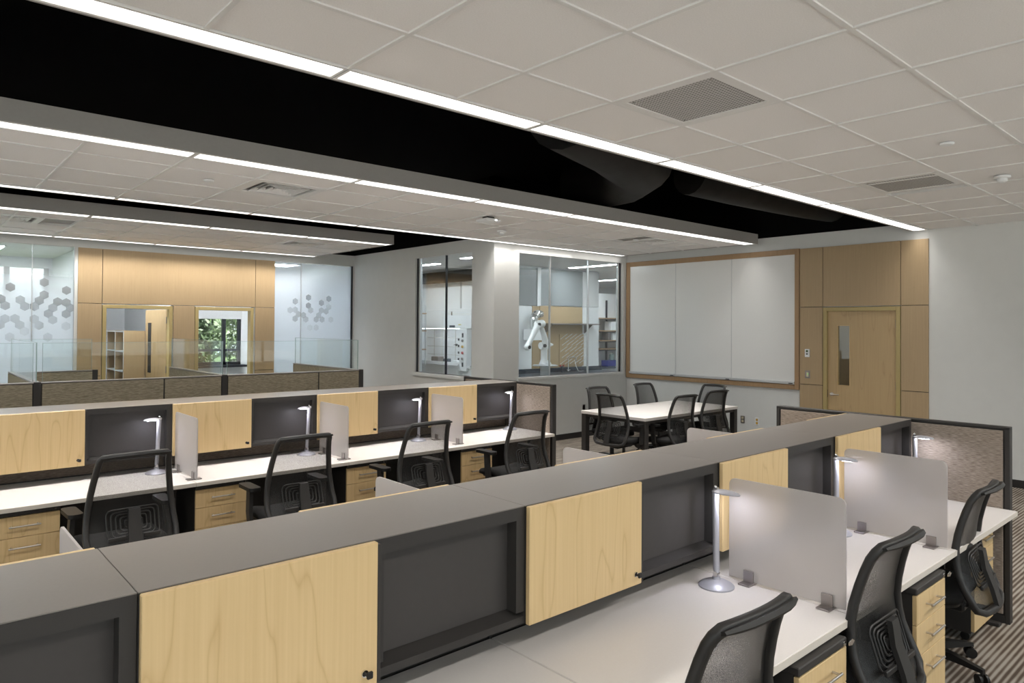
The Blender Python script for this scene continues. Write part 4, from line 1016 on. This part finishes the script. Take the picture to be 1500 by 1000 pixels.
t = thing('lab_shelf', 'grey lab shelf on a triangular bracket above the drying rack', 'shelf', (0, LW-.022, 0))
box(10.67, 12.25, -.26, 0, 1.955, 1.985, .003).ob('board', M['bracket'], t)
for x in (10.72, 11.99): G().prism([(0, 1.955), (-.25, 1.955), (0, 1.76)], x-.006, x+.006, 'x').ob('bracket', M['bracket'], t)
t = thing('gooseneck_faucet', 'steel gooseneck faucet on the lab counter in front of the pegboard', 'faucet', (11.30, 10.83, .905))
G().cyl((0, 0, 0), (0, 0, .03), .03, 14).tube([(0, 0, .03), (0, 0, .30), (.03, -.02, .325), (.16, -.05, .325), (.19, -.055, .30), (.20, -.055, .22)], .010, 8).ob('spout', M['chrome'], t, 40)
G().cyl((-.06, 0, .04), (.06, 0, .04), .012, 8).ob('valve', M['chrome'], t, 40)
t = thing('gas_tap', 'dark lab gas tap with red handles beside the gooseneck faucet', 'tap', (11.10, 10.83, .905))
G().cyl((0, 0, 0), (0, 0, .14), .018, 10).cyl((-.05, 0, .12), (.05, 0, .12), .012, 8).ob('body', M['counter'], t, 40)
for s in (-1, 1): G().cyl((s*.05, 0, .13), (s*.05, 0, .16), .02, 10).ob('handle', M['red'], t, 40)
o = G().tube([(11.52, 10.83, 1.15), (11.53, 10.80, 1.02), (11.56, 10.76, .92), (11.62, 10.74, .912), (11.75, 10.78, .914)], .007, 8).ob('hose', M['white'], None, 40); tag(o, 'thin white hose hanging from the lab faucet', 'hose')
t = thing('exhaust_elbow', 'bright steel exhaust duct elbow on a white box', 'duct', (10.20, LW-.20, 0))
el = [(0, 0, 1.70), (0, 0, 2.02)]+[(.13-.13*cos(a), 0, 2.02+.16*sin(a)) for a in (.4, .8, 1.2, 1.57)]+[(.30, .10, 2.18)]
G().tube(el, .085, 16).ob('elbow', M['chrome'], t, 50); box(-.17, .19, -.12, .13, 1.62, 1.85, .004).ob('junction_box', M['white'], t)
for k in range(4): p = Vector(el[2+k]); d = (Vector(el[3+k])-Vector(el[1+k])).normalized(); G().tube([tuple(p-d*.006), tuple(p+d*.006)], .09, 16).ob('seam_ring', M['nickel'], t, 50)
# robot arm
t = thing('collaborative_robot', 'white articulated robot arm with black joint caps behind the lab window', 'robot', (0, 10.0, 0))
G().lathe([(.25, 1.125), (.255, 1.135), (.24, 1.145), (.13, 1.15), (.115, 1.19), (.085, 1.215), (0, 1.215)], 28, None, (9.77, 0, 0)).ob('round_base', M['alu'], t, 40)
G().lathe([(.085, 1.20), (.078, 1.23), (.068, 1.25), (.066, 1.45), (.075, 1.47), (0, 1.47)], 24, None, (9.74, 0, 0)).ob('base_column', M['robot'], t, 40)
G().tube([(9.62, -.02, 1.53), (9.74, -.02, 1.53), (9.86, .0, 1.55), (10.0, .02, 1.545)], [.07, .085, .055, .016], 16).ob('shoulder_joint', M['robot'], t, 50)
G().tube([(9.72, -.06, 1.58), (9.68, -.06, 1.72), (9.58, -.06, 1.93), (9.56, -.06, 1.98)], [.07, .055, .048, .06], 16).ob('upper_arm', M['robot'], t, 50)
G().tube([(9.57, -.10, 1.965), (9.46, -.10, 1.95)], .08, 18).ball((9.57, -.1, 1.965), .08, 14).ball((9.46, -.1, 1.95), .078, 14).ob('elbow_joint', M['robot'], t, 50)
G().tube([(9.44, -.12, 1.93), (9.30, -.12, 1.72), (9.17, -.12, 1.53)], [.068, .05, .054], 16).ob('forearm', M['robot'], t, 50)
G().ball((9.17, -.12, 1.515), .066, 14).tube([(9.17, -.10, 1.515), (9.28, -.02, 1.515), (9.31, .03, 1.515)], [.055, .06, .05], 14).ob('wrist', M['robot'], t, 50)
for (x, y, z) in ((9.44, -.185, 1.95), (9.17, -.19, 1.51), (9.66, -.12, 1.53)): G().cyl((x, y+.04, z), (x, y, z), .034, 18).ob('joint_cap', M['dark'], t, 40)
G().cyl((9.77, 0, .905), (9.77, 0, 1.13), .10, 20).ob('mounting_post', M['alu'], t, 40)
t2 = thing('robot_stand', 'low white cabinet carrying the robot arm', 'cabinet', (9.77, 9.86, 0))
box(-.6, .6, -.35, .35, .06, .88, .004).ob('body', M['white'], t2); box(-.62, .62, -.36, .36, .88, .905, .003).ob('top', M['counter'], t2)
# shelves at the right of the lab view
t = thing('lab_shelving', 'open laboratory shelving with dark frame by the far lab wall', 'shelving', (15.7, 13.5, 0))
for z in (2.15, 1.79, 1.51, 1.27): box(-.9, 1.4, -.35, .05, z, z+.03).ob('shelf', M['oak'], t); 
for z in (2.15, 1.79, 1.51, 1.27): box(-.9, 1.4, -.36, -.35, z-.03, z).ob('front_rail', M['winframe'], t)
for x in (-.88, .0, 1.38): box(x-.02, x+.02, -.02, .02, .8, 2.7).ob('upright', M['winframe'], t)
box(-.9, 1.4, .05, .07, .8, 2.9).ob('back_panel', M['white'], t)
box(-.9, 1.4, -.55, .05, .74, .78, .003).ob('worktop', M['counter'], t)
for x in (-.8, .1, 1.3): box(x-.03, x+.03, -.5, -.44, 0, .74).ob('leg', M['winframe'], t)
for (x, z, w, h, m, n_, l) in ((15.75, 1.82, .5, .26, 'white', 'storage_box', 'white box on the second lab shelf'), (15.85, 1.54, .55, .20, 'white', 'storage_box', 'long white box on the third lab shelf'), (15.45, 1.54, .12, .22, 'bracket', 'lab_instrument', 'small grey instrument on the third lab shelf'),
                          (15.62, .785, .50, .17, 'blue', 'tube_rack', 'dark blue tray on the far lab counter'), (15.68, .96, .14, .22, 'glass_edge', 'glass_jar', 'glass jar standing on the blue tray'), (16.2, .785, .11, .36, 'ivory', 'reagent_bottle', 'tall pale reagent bottle on the far lab counter')):
    g = G()
    if 'bottle' in n_ or 'jar' in n_: g.lathe([(w/2, 0), (w/2, h*.7), (w*.2, h*.85), (w*.2, h), (0, h)], 16)
    else: g.box(-w/2, w/2, -.13, .13, 0, h, .008).box(-w/2+.02, w/2-.02, -.134, -.13, h*.55, h*.6)
    tag(g.ob(n_, M[m], None, 30, (x, 13.28, z)), l, n_.split('_')[-1])
